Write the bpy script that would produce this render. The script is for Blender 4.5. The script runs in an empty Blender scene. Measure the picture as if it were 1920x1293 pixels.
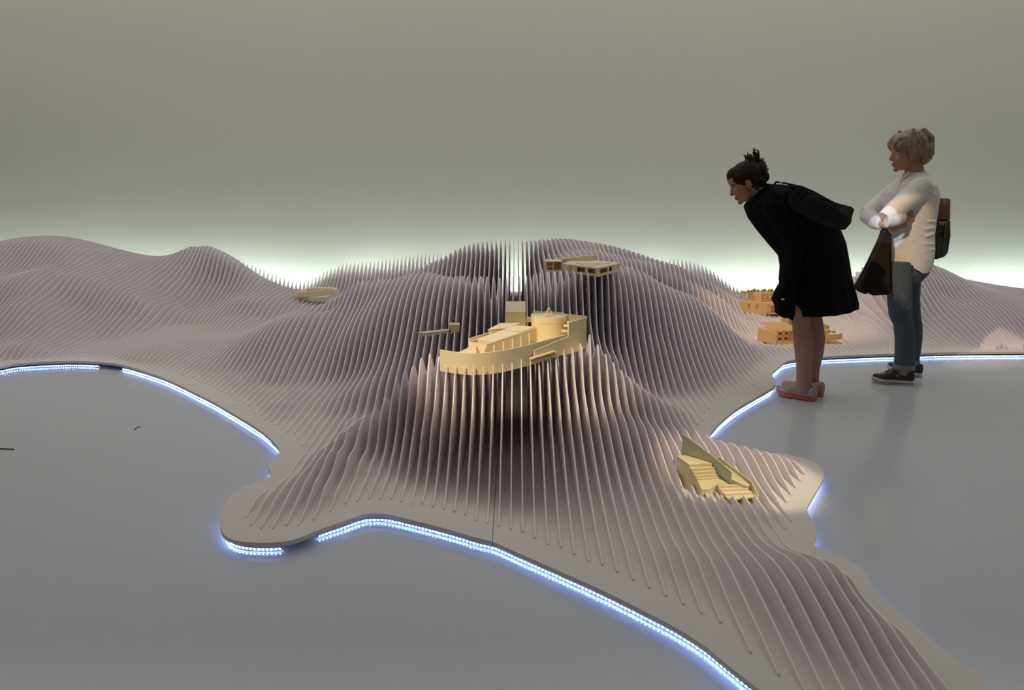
import bpy, bmesh, math, random
import numpy as np
from mathutils import Vector, Matrix

random.seed(7)
scene = bpy.context.scene
COL = scene.collection

# ------------------------------------------------------------------ camera
FPX = 1360.0
PITCH = math.atan(316.5 / FPX)
YAW = math.atan(7 * math.cos(PITCH) / FPX)
CAM_H = 1.434
cam_data = bpy.data.cameras.new('camera')
cam_data.sensor_fit = 'HORIZONTAL'
cam_data.sensor_width = 36.0
cam_data.lens = FPX / 1920.0 * 36.0
cam_data.clip_start = 0.05
cam = bpy.data.objects.new('camera', cam_data)
COL.objects.link(cam)
cam.location = (0, 0, CAM_H)
cam.rotation_euler = (math.pi / 2 - PITCH, 0, YAW)
scene.camera = cam

# ------------------------------------------------------------------ world, exposure
world = bpy.data.worlds.new('world')
scene.world = world
world.use_nodes = True
bg = world.node_tree.nodes['Background']
bg.inputs[0].default_value = (1.0, 0.97, 0.95, 1)
bg.inputs[1].default_value = 0.08
scene.view_settings.view_transform = 'Standard'
scene.view_settings.look = 'None'
scene.view_settings.exposure = 0.0
scene.cycles.diffuse_bounces = 7
scene.view_settings.gamma = 1.0
scene.view_settings.use_curve_mapping = False

def area_light(name, loc, target, sx, sy, power, color):
    d = bpy.data.lights.new(name, 'AREA')
    d.shape = 'RECTANGLE'; d.size = sx; d.size_y = sy
    d.energy = power; d.color = color
    o = bpy.data.objects.new(name, d); COL.objects.link(o)
    o.location = loc
    o.rotation_euler = (Vector(target) - Vector(loc)).to_track_quat('-Z', 'Y').to_euler()
    return o

def spot_light(name, loc, target, angle, blend, power, color, radius=0.03):
    d = bpy.data.lights.new(name, 'SPOT')
    d.energy = power; d.color = color
    d.spot_size = math.radians(angle); d.spot_blend = blend
    d.shadow_soft_size = radius
    o = bpy.data.objects.new(name, d); COL.objects.link(o)
    o.location = loc
    o.rotation_euler = (Vector(target) - Vector(loc)).to_track_quat('-Z', 'Y').to_euler()
    return o

WALL_Y = 9.22
LED_E = 60.0
CEIL_Z = 5.2
# the lit ceiling of the gallery, overhead, plus an added fill behind the photographer
area_light('ceiling_light_over_model', (0, 6.0, CEIL_Z - 0.1), (0, 6.0, 0), 18.0, 5.0, 230, (1.0, 0.965, 0.95))
area_light('camera_side_fill', (0, -2.5, CEIL_Z - 0.1), (0, 0.5, 0), 14.0, 3.0, 45, (1.0, 0.965, 0.95))  # unseen fill, added to brighten faces turned to the camera
area_light('wall_washer', (0, WALL_Y - 1.3, CEIL_Z - 0.12), (0, WALL_Y, 3.4), 18.0, 0.3, 24, (1.0, 0.98, 0.84))
# track spotlights
WARM = (1.0, 0.80, 0.52)
spot_light('spot_ship', (-2.0, 1.0, 3.9), (-0.05, 3.72, 0.5), 12.5, 0.45, 780, WARM)
spot_light('spot_terrace_house', (3.0, 1.6, 3.6), (1.07, 3.2, 0.12), 11, 0.4, 460, WARM)
spot_light('spot_valley_houses', (-0.6, 2.4, 4.6), (2.55, 6.7, 0.2), 15, 0.6, 650, (1.0, 0.68, 0.40))
spot_light('spot_visitor', (-1.2, 1.2, 4.2), (2.86, 5.0, 0.80), 6.0, 0.35, 900, (1.0, 0.74, 0.46))
spot_light('projector_beam', (-0.9, 0.6, 3.4), (2.415, 4.86, 1.14), 2.1, 0.1, 850, (0.55, 0.75, 1.0), 0.01)

# ------------------------------------------------------------------ materials
def mat(name, color, rough=0.6, spec=0.5, metallic=0.0, noise=None, bump=None, emission=None, coat=0.0):
    m = bpy.data.materials.new(name); m.use_nodes = True
    nt = m.node_tree; b = nt.nodes['Principled BSDF']
    b.inputs['Base Color'].default_value = (*color, 1)
    b.inputs['Roughness'].default_value = rough
    b.inputs['Specular IOR Level'].default_value = spec
    b.inputs['Metallic'].default_value = metallic
    b.inputs['Coat Weight'].default_value = coat
    if noise:
        scale, amount = noise[:2]
        stretch = noise[2] if len(noise) > 2 else (1, 1, 1)
        tc = nt.nodes.new('ShaderNodeTexCoord'); mp = nt.nodes.new('ShaderNodeMapping')
        mp.inputs['Scale'].default_value = stretch
        n = nt.nodes.new('ShaderNodeTexNoise'); n.inputs['Scale'].default_value = scale
        n.inputs['Detail'].default_value = 5
        r = nt.nodes.new('ShaderNodeMapRange')
        r.inputs['To Min'].default_value = 1 - amount; r.inputs['To Max'].default_value = 1 + amount
        mx = nt.nodes.new('ShaderNodeMix'); mx.data_type = 'RGBA'; mx.blend_type = 'MULTIPLY'
        mx.inputs['Factor'].default_value = 1
        nt.links.new(tc.outputs['Object'], mp.inputs[0]); nt.links.new(mp.outputs[0], n.inputs[0])
        nt.links.new(n.outputs['Fac'], r.inputs[0]); nt.links.new(r.outputs[0], mx.inputs['B'])
        mx.inputs['A'].default_value = (*color, 1)
        nt.links.new(mx.outputs['Result'], b.inputs['Base Color'])
    if bump:
        tc = nt.nodes.new('ShaderNodeTexCoord'); n = nt.nodes.new('ShaderNodeTexNoise')
        n.inputs['Scale'].default_value = bump[0]; n.inputs['Detail'].default_value = 4
        bp = nt.nodes.new('ShaderNodeBump'); bp.inputs['Strength'].default_value = bump[1]
        bp.inputs['Distance'].default_value = bump[2]
        nt.links.new(tc.outputs['Object'], n.inputs[0]); nt.links.new(n.outputs['Fac'], bp.inputs['Height'])
        nt.links.new(bp.outputs[0], b.inputs['Normal'])
    if emission:
        b.inputs['Emission Color'].default_value = (*emission[:3], 1)
        b.inputs['Emission Strength'].default_value = emission[3]
    return m

M = {}
M['fin'] = mat('painted_fin', (0.82, 0.765, 0.785), 0.75, 0.3, noise=(30, 0.03))
M['plate'] = mat('painted_base', (0.70, 0.655, 0.615), 0.7, 0.3, noise=(4, 0.03))
M['seam'] = mat('seam_dark', (0.05, 0.05, 0.05), 0.9)
M['wall'] = mat('wall_paint', (0.60, 0.60, 0.54), 0.9, 0.2, noise=(1.5, 0.015))
M['ceiling'] = mat('ceiling_paint', (0.6, 0.6, 0.57), 0.9)
M['wood'] = mat('basswood', (0.86, 0.73, 0.47), 0.6, 0.35, noise=(18, 0.07, (1, 1, 6)))
M['wood2'] = mat('basswood_roof', (0.78, 0.68, 0.48), 0.65, 0.3, noise=(22, 0.06, (5, 1, 1)))
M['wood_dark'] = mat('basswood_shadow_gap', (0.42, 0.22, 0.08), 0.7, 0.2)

def floor_material():
    m = bpy.data.materials.new('painted_concrete_floor'); m.use_nodes = True
    nt = m.node_tree; b = nt.nodes['Principled BSDF']
    tc = nt.nodes.new('ShaderNodeTexCoord')
    n1 = nt.nodes.new('ShaderNodeTexNoise'); n1.inputs['Scale'].default_value = 0.8; n1.inputs['Detail'].default_value = 6
    n2 = nt.nodes.new('ShaderNodeTexNoise'); n2.inputs['Scale'].default_value = 40; n2.inputs['Detail'].default_value = 8
    cr = nt.nodes.new('ShaderNodeValToRGB')
    cr.color_ramp.elements[0].position = 0.3; cr.color_ramp.elements[0].color = (0.52, 0.545, 0.565, 1)
    cr.color_ramp.elements[1].position = 0.7; cr.color_ramp.elements[1].color = (0.545, 0.57, 0.59, 1)
    nt.links.new(tc.outputs['Object'], n1.inputs[0]); nt.links.new(tc.outputs['Object'], n2.inputs[0])
    nt.links.new(n1.outputs['Fac'], cr.inputs[0]); nt.links.new(cr.outputs[0], b.inputs['Base Color'])
    mr = nt.nodes.new('ShaderNodeMapRange'); mr.inputs['To Min'].default_value = 0.14; mr.inputs['To Max'].default_value = 0.21
    nt.links.new(n2.outputs['Fac'], mr.inputs[0]); nt.links.new(mr.outputs[0], b.inputs['Roughness'])
    bp = nt.nodes.new('ShaderNodeBump'); bp.inputs['Strength'].default_value = 0.04; bp.inputs['Distance'].default_value = 0.004
    nt.links.new(n2.outputs['Fac'], bp.inputs['Height']); nt.links.new(bp.outputs[0], b.inputs['Normal'])
    b.inputs['Specular IOR Level'].default_value = 0.5
    return m
M['floor'] = floor_material()

# ------------------------------------------------------------------ mesh helpers
def link_mesh(name, verts, faces, material, parent=None, smooth=False):
    me = bpy.data.meshes.new(name)
    me.from_pydata([tuple(v) for v in verts], [], [tuple(f) for f in faces])
    me.update()
    if smooth:
        me.polygons.foreach_set('use_smooth', [True] * len(me.polygons))
    if material: me.materials.append(material)
    o = bpy.data.objects.new(name, me); COL.objects.link(o)
    if parent: o.parent = parent
    return o

def bm_obj(name, bm, material, parent=None, smooth=False):
    bmesh.ops.recalc_face_normals(bm, faces=bm.faces)
    me = bpy.data.meshes.new(name); bm.to_mesh(me); bm.free()
    if smooth:
        me.polygons.foreach_set('use_smooth', [True] * len(me.polygons))
    if material: me.materials.append(material)
    o = bpy.data.objects.new(name, me); COL.objects.link(o)
    if parent: o.parent = parent
    return o

def empty(name, loc=(0, 0, 0), rz=0.0):
    o = bpy.data.objects.new(name, None); COL.objects.link(o)
    o.location = loc; o.rotation_euler = (0, 0, rz); o.empty_display_size = 0.1
    return o

def tag(o, label=None, cat=None, group=None, kind=None):
    if label: o['label'] = label
    if cat: o['category'] = cat
    if group: o['group'] = group
    if kind: o['kind'] = kind
    return o

def add_box(bm, x0, x1, y0, y1, z0, z1, rz=0.0, pivot=None):
    vs = []
    for x, y, z in [(x0, y0, z0), (x1, y0, z0), (x1, y1, z0), (x0, y1, z0), (x0, y0, z1), (x1, y0, z1), (x1, y1, z1), (x0, y1, z1)]:
        vs.append(bm.verts.new((x, y, z)))
    for f in [(3, 2, 1, 0), (4, 5, 6, 7), (0, 1, 5, 4), (1, 2, 6, 5), (2, 3, 7, 6), (3, 0, 4, 7)]:
        bm.faces.new([vs[i] for i in f])
    if rz:
        c = Vector(pivot or ((x0 + x1) / 2, (y0 + y1) / 2, 0))
        bmesh.ops.rotate(bm, verts=vs, cent=c, matrix=Matrix.Rotation(rz, 3, 'Z'))
    return vs

def add_prism(bm, pts, z0, z1):
    """vertical prism over a plan polygon; z0/z1 may be lists (one height per point)"""
    n = len(pts)
    za = z0 if isinstance(z0, (list, tuple)) else [z0] * n
    zb = z1 if isinstance(z1, (list, tuple)) else [z1] * n
    a = [bm.verts.new((p[0], p[1], za[i])) for i, p in enumerate(pts)]
    b = [bm.verts.new((p[0], p[1], zb[i])) for i, p in enumerate(pts)]
    bm.faces.new(a[::-1]); bm.faces.new(b)
    for i in range(n):
        j = (i + 1) % n
        bm.faces.new([a[i], a[j], b[j], b[i]])
    return a + b

def add_tube(bm, pts, radii, seg=8, cap=True):
    rings = []
    pts = [Vector(p) for p in pts]
    if not isinstance(radii, (list, tuple)): radii = [radii] * len(pts)
    up = None
    for i, p in enumerate(pts):
        t = (pts[min(i + 1, len(pts) - 1)] - pts[max(i - 1, 0)]).normalized()
        if up is None:
            up = Vector((0, 0, 1)) if abs(t.z) < 0.9 else Vector((1, 0, 0))
        s = t.cross(up)
        if s.length < 1e-5: s = t.orthogonal()
        s.normalize(); u = s.cross(t).normalized(); up = u
        r = radii[i]
        rx, ry = (r if isinstance(r, (list, tuple)) else (r, r))
        rings.append([bm.verts.new(p + s * rx * math.cos(2 * math.pi * k / seg) + u * ry * math.sin(2 * math.pi * k / seg)) for k in range(seg)])
    for a, b in zip(rings, rings[1:]):
        for k in range(seg):
            bm.faces.new([a[k], a[(k + 1) % seg], b[(k + 1) % seg], b[k]])
    if cap:
        bm.faces.new(rings[0][::-1]); bm.faces.new(rings[-1])
    return rings

CTRL = [
 (-6.634,8.740,0.364,1.0),(-5.849,8.740,0.416,1.0),(-5.066,8.740,0.468,1.0),(-4.528,8.740,0.485,1.0),(-4.289,8.740,0.488,1.0),(-3.971,8.740,0.450,1.0),
 (-3.744,8.740,0.456,1.0),(-3.495,8.740,0.501,1.0),(-3.345,8.740,0.456,1.0),(-3.254,8.740,0.416,1.0),(-3.152,8.740,0.372,1.0),(-3.066,8.740,0.331,1.0),
 (-2.971,8.739,0.292,1.0),(-2.876,8.736,0.254,1.0),(-2.777,8.733,0.215,1.0),(-2.686,8.730,0.185,1.0),(-2.581,8.726,0.183,1.0),(-2.492,8.724,0.193,1.0),
 (-2.393,8.721,0.242,1.0),(-2.293,8.718,0.305,1.0),(-2.195,8.715,0.356,1.0),(-2.096,8.712,0.390,1.0),(-1.993,8.709,0.408,1.0),(-1.806,8.703,0.414,1.0),
 (-1.616,8.697,0.423,1.0),(-1.426,8.691,0.461,1.0),(-1.230,8.685,0.505,1.0),(-1.043,8.679,0.533,1.0),(-0.839,8.673,0.533,1.0),(-0.255,8.655,0.594,1.0),
 (-0.165,8.652,0.617,1.0),(-0.063,8.649,0.644,1.0),(0.032,8.646,0.667,1.0),(0.177,8.641,0.694,1.0),(0.272,8.638,0.707,1.0),(0.370,8.635,0.719,1.0),
 (0.468,8.632,0.724,1.0),(0.520,8.630,0.725,1.0),(0.657,8.626,0.699,1.0),(0.808,8.621,0.677,1.0),(0.986,8.615,0.629,1.0),(1.118,8.611,0.596,1.0),
 (1.315,8.605,0.551,1.0),(1.500,8.599,0.506,1.0),(1.591,8.596,0.497,1.0),(1.683,8.593,0.490,1.0),(1.729,8.592,0.494,1.0),(1.860,8.588,0.500,1.0),
 (1.960,8.584,0.495,1.0),(2.055,8.581,0.480,1.0),(2.153,8.578,0.451,1.0),(2.253,8.575,0.405,1.0),(2.355,8.572,0.340,1.0),(2.450,8.569,0.269,1.0),
 (2.550,8.566,0.205,1.0),(2.659,8.563,0.149,1.0),(2.769,8.560,0.103,1.0),(2.778,8.560,0.119,1.0),(3.001,8.560,0.100,1.0),(3.380,8.560,0.113,1.0),
 (3.749,8.560,0.215,1.0),(4.064,8.560,0.336,1.0),(4.610,8.560,0.393,1.0),(5.128,8.560,0.267,1.0),(5.650,8.560,0.140,1.0),(6.286,8.560,0.109,1.0),
 (6.853,8.560,0.109,1.0),(-0.595,7.908,0.660,1.0),(-0.500,7.915,0.689,1.0),(-0.407,7.922,0.716,1.0),(-0.310,7.926,0.734,1.0),(-0.215,7.930,0.750,1.0),
 (-0.117,7.932,0.753,1.0),(-0.017,7.931,0.750,1.0),(0.078,7.931,0.744,1.0),(0.178,7.931,0.744,1.0),(0.271,7.932,0.747,1.0),(0.368,7.936,0.760,1.0),
 (0.467,7.938,0.767,1.0),(-1.164,7.410,0.433,1.0),(-1.079,7.422,0.483,1.0),(-0.973,7.433,0.528,1.0),(-0.873,7.442,0.561,1.0),(-0.773,7.448,0.586,1.0),
 (0.532,8.161,0.754,1.0),(0.633,8.160,0.748,1.0),(0.727,8.156,0.730,1.0),(0.817,8.150,0.703,1.0),(0.912,8.144,0.673,1.0),(0.945,7.438,0.728,1.0),
 (1.039,7.435,0.711,1.0),(1.137,7.428,0.678,1.0),(1.214,7.422,0.653,1.0),(1.305,7.416,0.625,1.0),(1.536,7.367,0.542,1.0),(1.637,7.364,0.525,1.0),
 (1.739,7.357,0.492,1.0),(1.824,7.347,0.451,1.0),(1.920,7.336,0.401,1.0),(2.010,7.323,0.344,1.0),(2.112,7.310,0.286,1.0),(2.191,7.299,0.237,1.0),
 (1.273,6.705,0.660,1.0),(1.350,6.698,0.628,1.0),(1.427,6.692,0.598,1.0),(1.494,6.684,0.565,1.0),(1.586,6.673,0.515,1.0),(1.679,6.662,0.465,1.0),
 (1.761,6.651,0.415,1.0),(1.863,6.639,0.360,1.0),(1.961,6.620,0.280,1.0),(1.313,6.998,0.374,0.5),(1.624,6.976,0.273,0.5),(1.935,6.943,0.121,0.5),
 (-1.362,6.061,0.550,1.0),(-1.314,6.028,0.571,1.0),(-1.218,6.005,0.588,1.0),(-1.122,5.996,0.591,1.0),(-1.026,6.021,0.581,1.0),(-0.930,6.047,0.580,1.0),
 (-0.834,6.099,0.590,1.0),(-0.738,6.101,0.595,1.0),(-0.642,6.015,0.593,1.0),(-0.546,5.950,0.589,1.0),(-0.450,5.780,0.607,1.0),(-0.354,5.669,0.627,1.0),
 (-0.258,5.628,0.646,1.0),(-0.162,5.323,0.707,1.0),(-0.079,5.174,0.726,0.7),(0.005,5.075,0.740,0.7),(0.087,5.077,0.747,0.7),(0.222,5.121,0.779,1.0),
 (0.318,5.185,0.775,1.0),(0.414,5.050,0.787,1.0),(0.510,5.080,0.783,1.0),(0.606,5.097,0.768,1.0),(0.654,5.248,0.752,1.0),(0.750,5.394,0.759,1.0),
 (0.846,5.658,0.745,1.0),(0.894,5.695,0.726,1.0),(0.990,5.720,0.682,1.0),(1.086,5.729,0.626,1.0),(1.182,5.823,0.567,1.0),(1.326,5.897,0.508,1.0),
 (1.422,5.985,0.456,1.0),(1.518,6.007,0.407,1.0),(1.614,6.012,0.353,1.0),(1.686,6.019,0.305,1.0),(0.318,5.890,0.707,0.5),(0.491,5.893,0.716,0.5),
 (0.676,5.994,0.704,0.5),(0.911,6.083,0.639,0.5),(-1.362,6.341,0.350,1.0),(-1.362,6.661,0.270,1.0),(-1.218,6.285,0.388,1.0),(-1.218,6.605,0.308,1.0),
 (-1.026,6.301,0.381,1.0),(-1.026,6.621,0.301,1.0),(-0.834,6.379,0.390,1.0),(-0.834,6.699,0.310,1.0),(-0.642,6.295,0.393,1.0),(-0.642,6.615,0.313,1.0),
 (-0.450,6.060,0.407,1.0),(-0.450,6.380,0.327,1.0),(-0.258,5.908,0.446,1.0),(-0.258,6.228,0.366,1.0),(0.222,5.451,0.579,1.0),(0.846,5.988,0.545,1.0),
 (0.990,6.050,0.482,1.0),(1.086,6.059,0.426,1.0),(1.182,6.153,0.367,1.0),(1.326,6.227,0.308,1.0),(1.518,6.337,0.207,1.0),(-2.492,8.274,0.150,1.0),
 (-2.492,8.524,0.083,1.0),(-2.393,8.271,0.150,1.0),(-2.393,8.521,0.132,1.0),(-2.293,8.268,0.150,1.0),(-2.293,8.518,0.195,1.0),(-2.195,8.265,0.150,1.0),
 (-2.195,8.515,0.246,1.0),(-2.096,8.262,0.150,1.0),(-2.096,8.512,0.280,1.0),(-1.993,8.259,0.150,1.0),(-1.993,8.509,0.298,1.0),(-1.806,8.253,0.150,1.0),
 (-1.806,8.503,0.304,1.0),(-1.616,8.247,0.150,1.0),(-1.616,8.497,0.313,1.0),(-1.426,8.241,0.161,1.0),(-1.426,8.491,0.351,1.0),(-1.230,8.235,0.205,1.0),
 (-1.230,8.485,0.395,1.0),(-1.043,8.229,0.233,1.0),(-1.043,8.479,0.423,1.0),(-0.839,8.223,0.233,1.0),(-0.839,8.473,0.423,1.0),(1.729,8.142,0.224,1.0),
 (1.729,8.392,0.394,1.0),(1.860,8.138,0.230,1.0),(1.860,8.388,0.400,1.0),(1.960,8.134,0.225,1.0),(1.960,8.384,0.395,1.0),(2.055,8.131,0.210,1.0),
 (2.055,8.381,0.380,1.0),(2.153,8.128,0.181,1.0),(2.153,8.378,0.351,1.0),(2.253,8.125,0.135,1.0),(2.253,8.375,0.305,1.0),(2.355,8.122,0.100,1.0),
 (2.355,8.372,0.240,1.0),(2.450,8.119,0.100,1.0),(2.450,8.369,0.169,1.0),(2.550,8.116,0.100,1.0),(2.550,8.366,0.105,1.0),(2.659,8.113,0.100,1.0),
 (2.659,8.363,0.049,1.0),(2.769,8.110,0.100,1.0),(-3.254,8.440,0.276,1.0),(-3.152,8.440,0.232,1.0),(-3.066,8.440,0.191,1.0),(-2.971,8.439,0.152,1.0),
 (-2.876,8.436,0.114,1.0),(-2.777,8.433,0.075,1.0),(-2.686,8.430,0.045,1.0),(-2.581,8.426,0.043,1.0),(-3.495,8.440,0.361,1.0),(-3.345,8.440,0.316,1.0),
 (-3.881,5.390,0.050,1.0),(-3.881,5.404,0.077,1.0),(-3.881,5.466,0.115,1.0),(-3.881,5.553,0.148,1.0),(-3.881,5.605,0.152,1.0),(-3.881,5.674,0.141,1.0),
 (-3.881,5.740,0.135,1.0),(-3.881,5.777,0.139,1.0),(-3.881,5.841,0.153,1.0),(-3.881,5.925,0.179,1.0),(-3.881,6.014,0.195,1.0),(-3.881,6.134,0.210,1.0),
 (-3.881,6.250,0.239,1.0),(-3.881,6.418,0.279,1.0),(-3.881,6.492,0.316,1.0),(-3.881,6.570,0.365,1.0),(-3.881,6.656,0.413,1.0),(-3.881,6.763,0.455,1.0),
 (-3.881,6.931,0.477,1.0),(-3.881,7.029,0.482,1.0),(-3.881,7.128,0.505,1.0),(-3.881,7.212,0.528,1.0),(-3.881,7.322,0.548,1.0),(-3.881,7.422,0.557,1.0),
 (-3.497,6.039,0.091,1.0),(-3.497,6.183,0.142,1.0),(-3.497,6.334,0.194,1.0),(-3.497,6.459,0.239,1.0),(-3.497,6.619,0.319,1.0),(-3.497,6.722,0.331,1.0),
 (-3.497,6.815,0.326,1.0),(-3.497,6.936,0.319,1.0),(-3.497,7.030,0.324,1.0),(-3.497,7.157,0.342,1.0),(-3.497,7.289,0.386,1.0),(-3.497,7.453,0.429,1.0),
 (-3.497,7.550,0.474,1.0),(-3.497,7.697,0.533,1.0),(-3.497,7.823,0.605,1.0),(-3.497,7.900,0.649,1.0),(-3.497,7.989,0.684,1.0),(-3.641,6.328,0.210,1.0),
 (-3.641,6.426,0.256,1.0),(-3.641,6.589,0.333,1.0),(-3.641,6.661,0.363,1.0),(-3.641,6.770,0.385,1.0),(-3.641,6.882,0.390,1.0),(-3.641,7.017,0.398,1.0),
 (-3.641,7.149,0.422,1.0),(-3.641,7.288,0.451,1.0),(-3.641,7.405,0.470,1.0),(-3.161,7.605,0.387,1.0),(-3.161,7.421,0.291,1.0),(-3.161,7.282,0.223,1.0),
 (-3.161,7.153,0.185,1.0),(-3.161,7.041,0.161,1.0),(-3.161,6.937,0.161,1.0),(-3.161,6.844,0.154,1.0),(-3.161,6.757,0.126,1.0),(-3.161,6.688,0.095,1.0),
 (-3.161,6.612,0.067,1.0),(-3.161,6.531,0.044,1.0),(-3.161,6.278,0.030,0.5),(-4.313,6.135,0.362,1.0),(-4.313,6.289,0.417,1.0),(-4.313,6.415,0.475,1.0),
 (-4.313,6.511,0.510,1.0),(-4.313,6.639,0.546,1.0),(-4.313,6.769,0.568,1.0),(-4.313,6.938,0.599,1.0),(-4.313,7.175,0.674,1.0),(-4.313,7.368,0.712,1.0),
 (-4.121,6.247,0.342,1.0),(-4.121,6.351,0.358,1.0),(-4.121,6.447,0.383,1.0),(-4.121,6.529,0.420,1.0),(-4.121,6.624,0.475,1.0),(-4.121,6.767,0.530,1.0),
 (-4.121,6.959,0.547,1.0),(-4.121,7.156,0.564,1.0),(-4.121,7.274,0.577,1.0),(-4.601,7.129,0.719,1.0),(-4.601,7.218,0.774,1.0),(-4.601,7.292,0.799,1.0),
 (-4.841,7.150,0.717,1.0),(-4.841,7.245,0.782,1.0),(-4.841,7.300,0.806,1.0),(-4.457,6.184,0.353,1.0),(-4.457,6.400,0.484,1.0),(-4.457,6.601,0.574,1.0),
 (-4.769,6.801,0.541,0.7),(-4.601,6.861,0.574,0.7),(-5.190,7.317,0.781,1.0),(-5.512,7.297,0.702,1.0),(-5.995,7.258,0.545,1.0),(-5.234,6.740,0.509,1.0),
 (-4.941,6.202,0.396,1.0),(-4.627,5.749,0.209,1.0),(-4.287,5.683,0.135,1.0),(-6.531,7.207,0.336,1.0),(-6.147,6.493,0.347,1.0),(-2.983,7.650,0.397,0.8),
 (-2.774,7.689,0.341,0.8),(-2.546,7.673,0.268,0.8),(-2.375,7.659,0.202,0.8),(-2.161,7.696,0.138,0.8),(-2.014,7.798,0.133,0.8),(-2.630,7.103,0.248,0.8),
 (-2.664,6.613,0.129,0.8),(-2.437,6.982,0.163,0.8),(-2.259,7.075,0.119,0.8),(-2.410,6.456,0.111,0.8),(-2.198,7.235,0.144,0.8),(-3.790,7.998,0.589,1.0),
 (-3.703,7.977,0.629,1.0),(-3.602,7.967,0.671,1.0),(-3.547,7.971,0.688,1.0),(-3.422,7.922,0.693,1.0),(-3.330,7.865,0.667,1.0),(-3.256,7.828,0.639,1.0),
 (-3.182,7.800,0.607,1.0),(-3.100,7.770,0.565,1.0),(-3.043,5.601,0.090,0.8),(-2.875,5.694,0.090,0.8),(-2.834,5.889,0.090,0.8),(-2.700,5.889,0.090,0.8),
 (-2.514,6.097,0.090,0.8),(-2.458,6.319,0.090,0.8),(-2.385,6.812,0.090,0.8),(-2.487,5.696,0.090,0.8),(-2.425,5.447,0.085,0.8),(-2.700,5.328,0.085,0.8),
 (-2.936,5.393,0.085,0.8),(-2.130,6.142,0.189,0.8),(-1.986,5.986,0.280,0.8),(-1.842,5.879,0.341,0.8),(-1.698,5.873,0.361,0.8),(-1.602,5.876,0.360,0.8),
 (-1.506,5.846,0.374,0.8),(-1.458,5.799,0.401,0.8),(-1.170,3.678,0.035,1.0),(-1.170,3.766,0.050,1.0),(-1.170,3.823,0.069,1.0),(-1.170,3.888,0.070,1.0),
 (-1.170,4.011,0.074,1.0),(-1.170,4.145,0.085,1.0),(-1.170,4.354,0.098,1.0),(-1.170,4.695,0.136,1.0),(-1.170,4.830,0.213,1.0),(-1.170,4.955,0.297,1.0),
 (-1.170,5.119,0.376,1.0),(-1.170,5.363,0.438,1.0),(-1.170,5.626,0.495,1.0),(-1.901,4.570,0.053,1.0),(-1.901,4.683,0.064,1.0),(-1.901,4.834,0.085,1.0),
 (-1.901,4.972,0.105,1.0),(-1.623,4.348,0.057,1.0),(-1.623,4.530,0.065,1.0),(-1.623,4.696,0.087,1.0),(-1.623,4.834,0.143,1.0),(-1.623,5.018,0.211,1.0),
 (-1.623,5.245,0.299,1.0),(-1.623,5.532,0.385,1.0),(-1.389,4.041,0.073,1.0),(-1.389,4.177,0.092,1.0),(-1.389,4.453,0.092,1.0),(-1.389,4.772,0.122,1.0),
 (-1.389,4.997,0.197,1.0),(-1.389,5.242,0.279,1.0),(-1.389,5.471,0.355,1.0),(1.182,4.237,0.036,1.0),(1.182,4.390,0.065,1.0),(1.182,4.574,0.107,1.0),
 (1.182,4.756,0.167,1.0),(1.182,4.956,0.249,1.0),(1.182,5.128,0.347,1.0),(1.518,4.665,0.040,1.0),(1.518,4.817,0.068,1.0),(1.518,5.022,0.117,1.0),
 (1.518,5.213,0.168,1.0),(1.518,5.409,0.246,1.0),(0.798,4.913,0.392,0.9),(0.798,4.824,0.318,0.9),(0.798,4.720,0.265,0.9),(0.798,4.549,0.183,0.9),
 (0.798,4.395,0.138,0.9),(0.798,4.309,0.105,0.9),(0.606,4.880,0.399,0.9),(0.606,4.772,0.330,0.9),(0.606,4.566,0.310,0.9),(0.606,4.455,0.296,0.9),
 (0.606,4.415,0.240,0.9),(0.990,5.027,0.368,0.9),(0.990,4.893,0.302,0.9),(0.990,4.731,0.211,0.9),(0.990,4.535,0.127,0.9),(0.990,4.398,0.070,0.9),
 (0.491,4.724,0.432,0.8),(0.491,4.603,0.369,0.8),(2.054,5.748,0.061,0.7),(1.912,5.860,0.102,0.7),(1.915,6.174,0.126,0.7),(2.135,6.577,0.090,0.7),
 (2.389,7.412,0.145,0.6),(2.506,7.091,0.083,0.6),(2.823,7.083,0.042,0.6),(2.300,6.786,0.100,0.6),(2.967,6.679,0.070,0.6),(3.260,6.888,0.080,0.6),
 (3.216,6.267,0.059,0.6),(3.259,7.516,0.128,0.6),(3.602,7.431,0.199,0.6),(3.874,7.569,0.345,0.6),(4.030,7.084,0.593,1.0),(4.030,7.037,0.552,1.0),
 (4.030,6.944,0.508,1.0),(4.030,6.822,0.443,1.0),(4.030,6.706,0.355,1.0),(4.030,6.570,0.313,1.0),(4.030,6.388,0.257,1.0),(4.030,6.214,0.200,1.0),
 (4.030,6.134,0.174,1.0),(3.646,6.401,0.201,0.8),(3.646,6.217,0.142,0.8),(3.646,6.003,0.085,0.8),(4.170,7.160,0.566,1.0),(4.305,7.199,0.511,1.0),
 (4.442,7.237,0.447,1.0),(4.633,7.270,0.367,1.0),(4.795,7.262,0.331,1.0),(5.009,7.259,0.313,1.0),(5.331,7.254,0.284,1.0),(5.814,7.251,0.258,1.0),
 (3.774,7.008,0.582,1.0),(3.619,6.993,0.522,1.0),(3.440,6.921,0.439,1.0),(3.975,5.791,0.120,0.7),(4.149,5.792,0.120,0.7),(4.454,5.793,0.120,0.7),
 (4.768,5.699,0.120,0.7),(4.556,6.415,0.224,0.7),(4.939,6.406,0.177,0.6),(-0.738,2.904,0.046,1.0),(-0.738,3.122,0.071,1.0),(-0.738,3.391,0.117,1.0),
 (-0.738,3.793,0.118,1.0),(-0.738,3.989,0.069,1.0),(-0.402,2.860,0.048,1.0),(-0.402,3.131,0.133,1.0),(-0.402,3.290,0.263,1.0),(-0.402,3.447,0.334,1.0),
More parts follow.
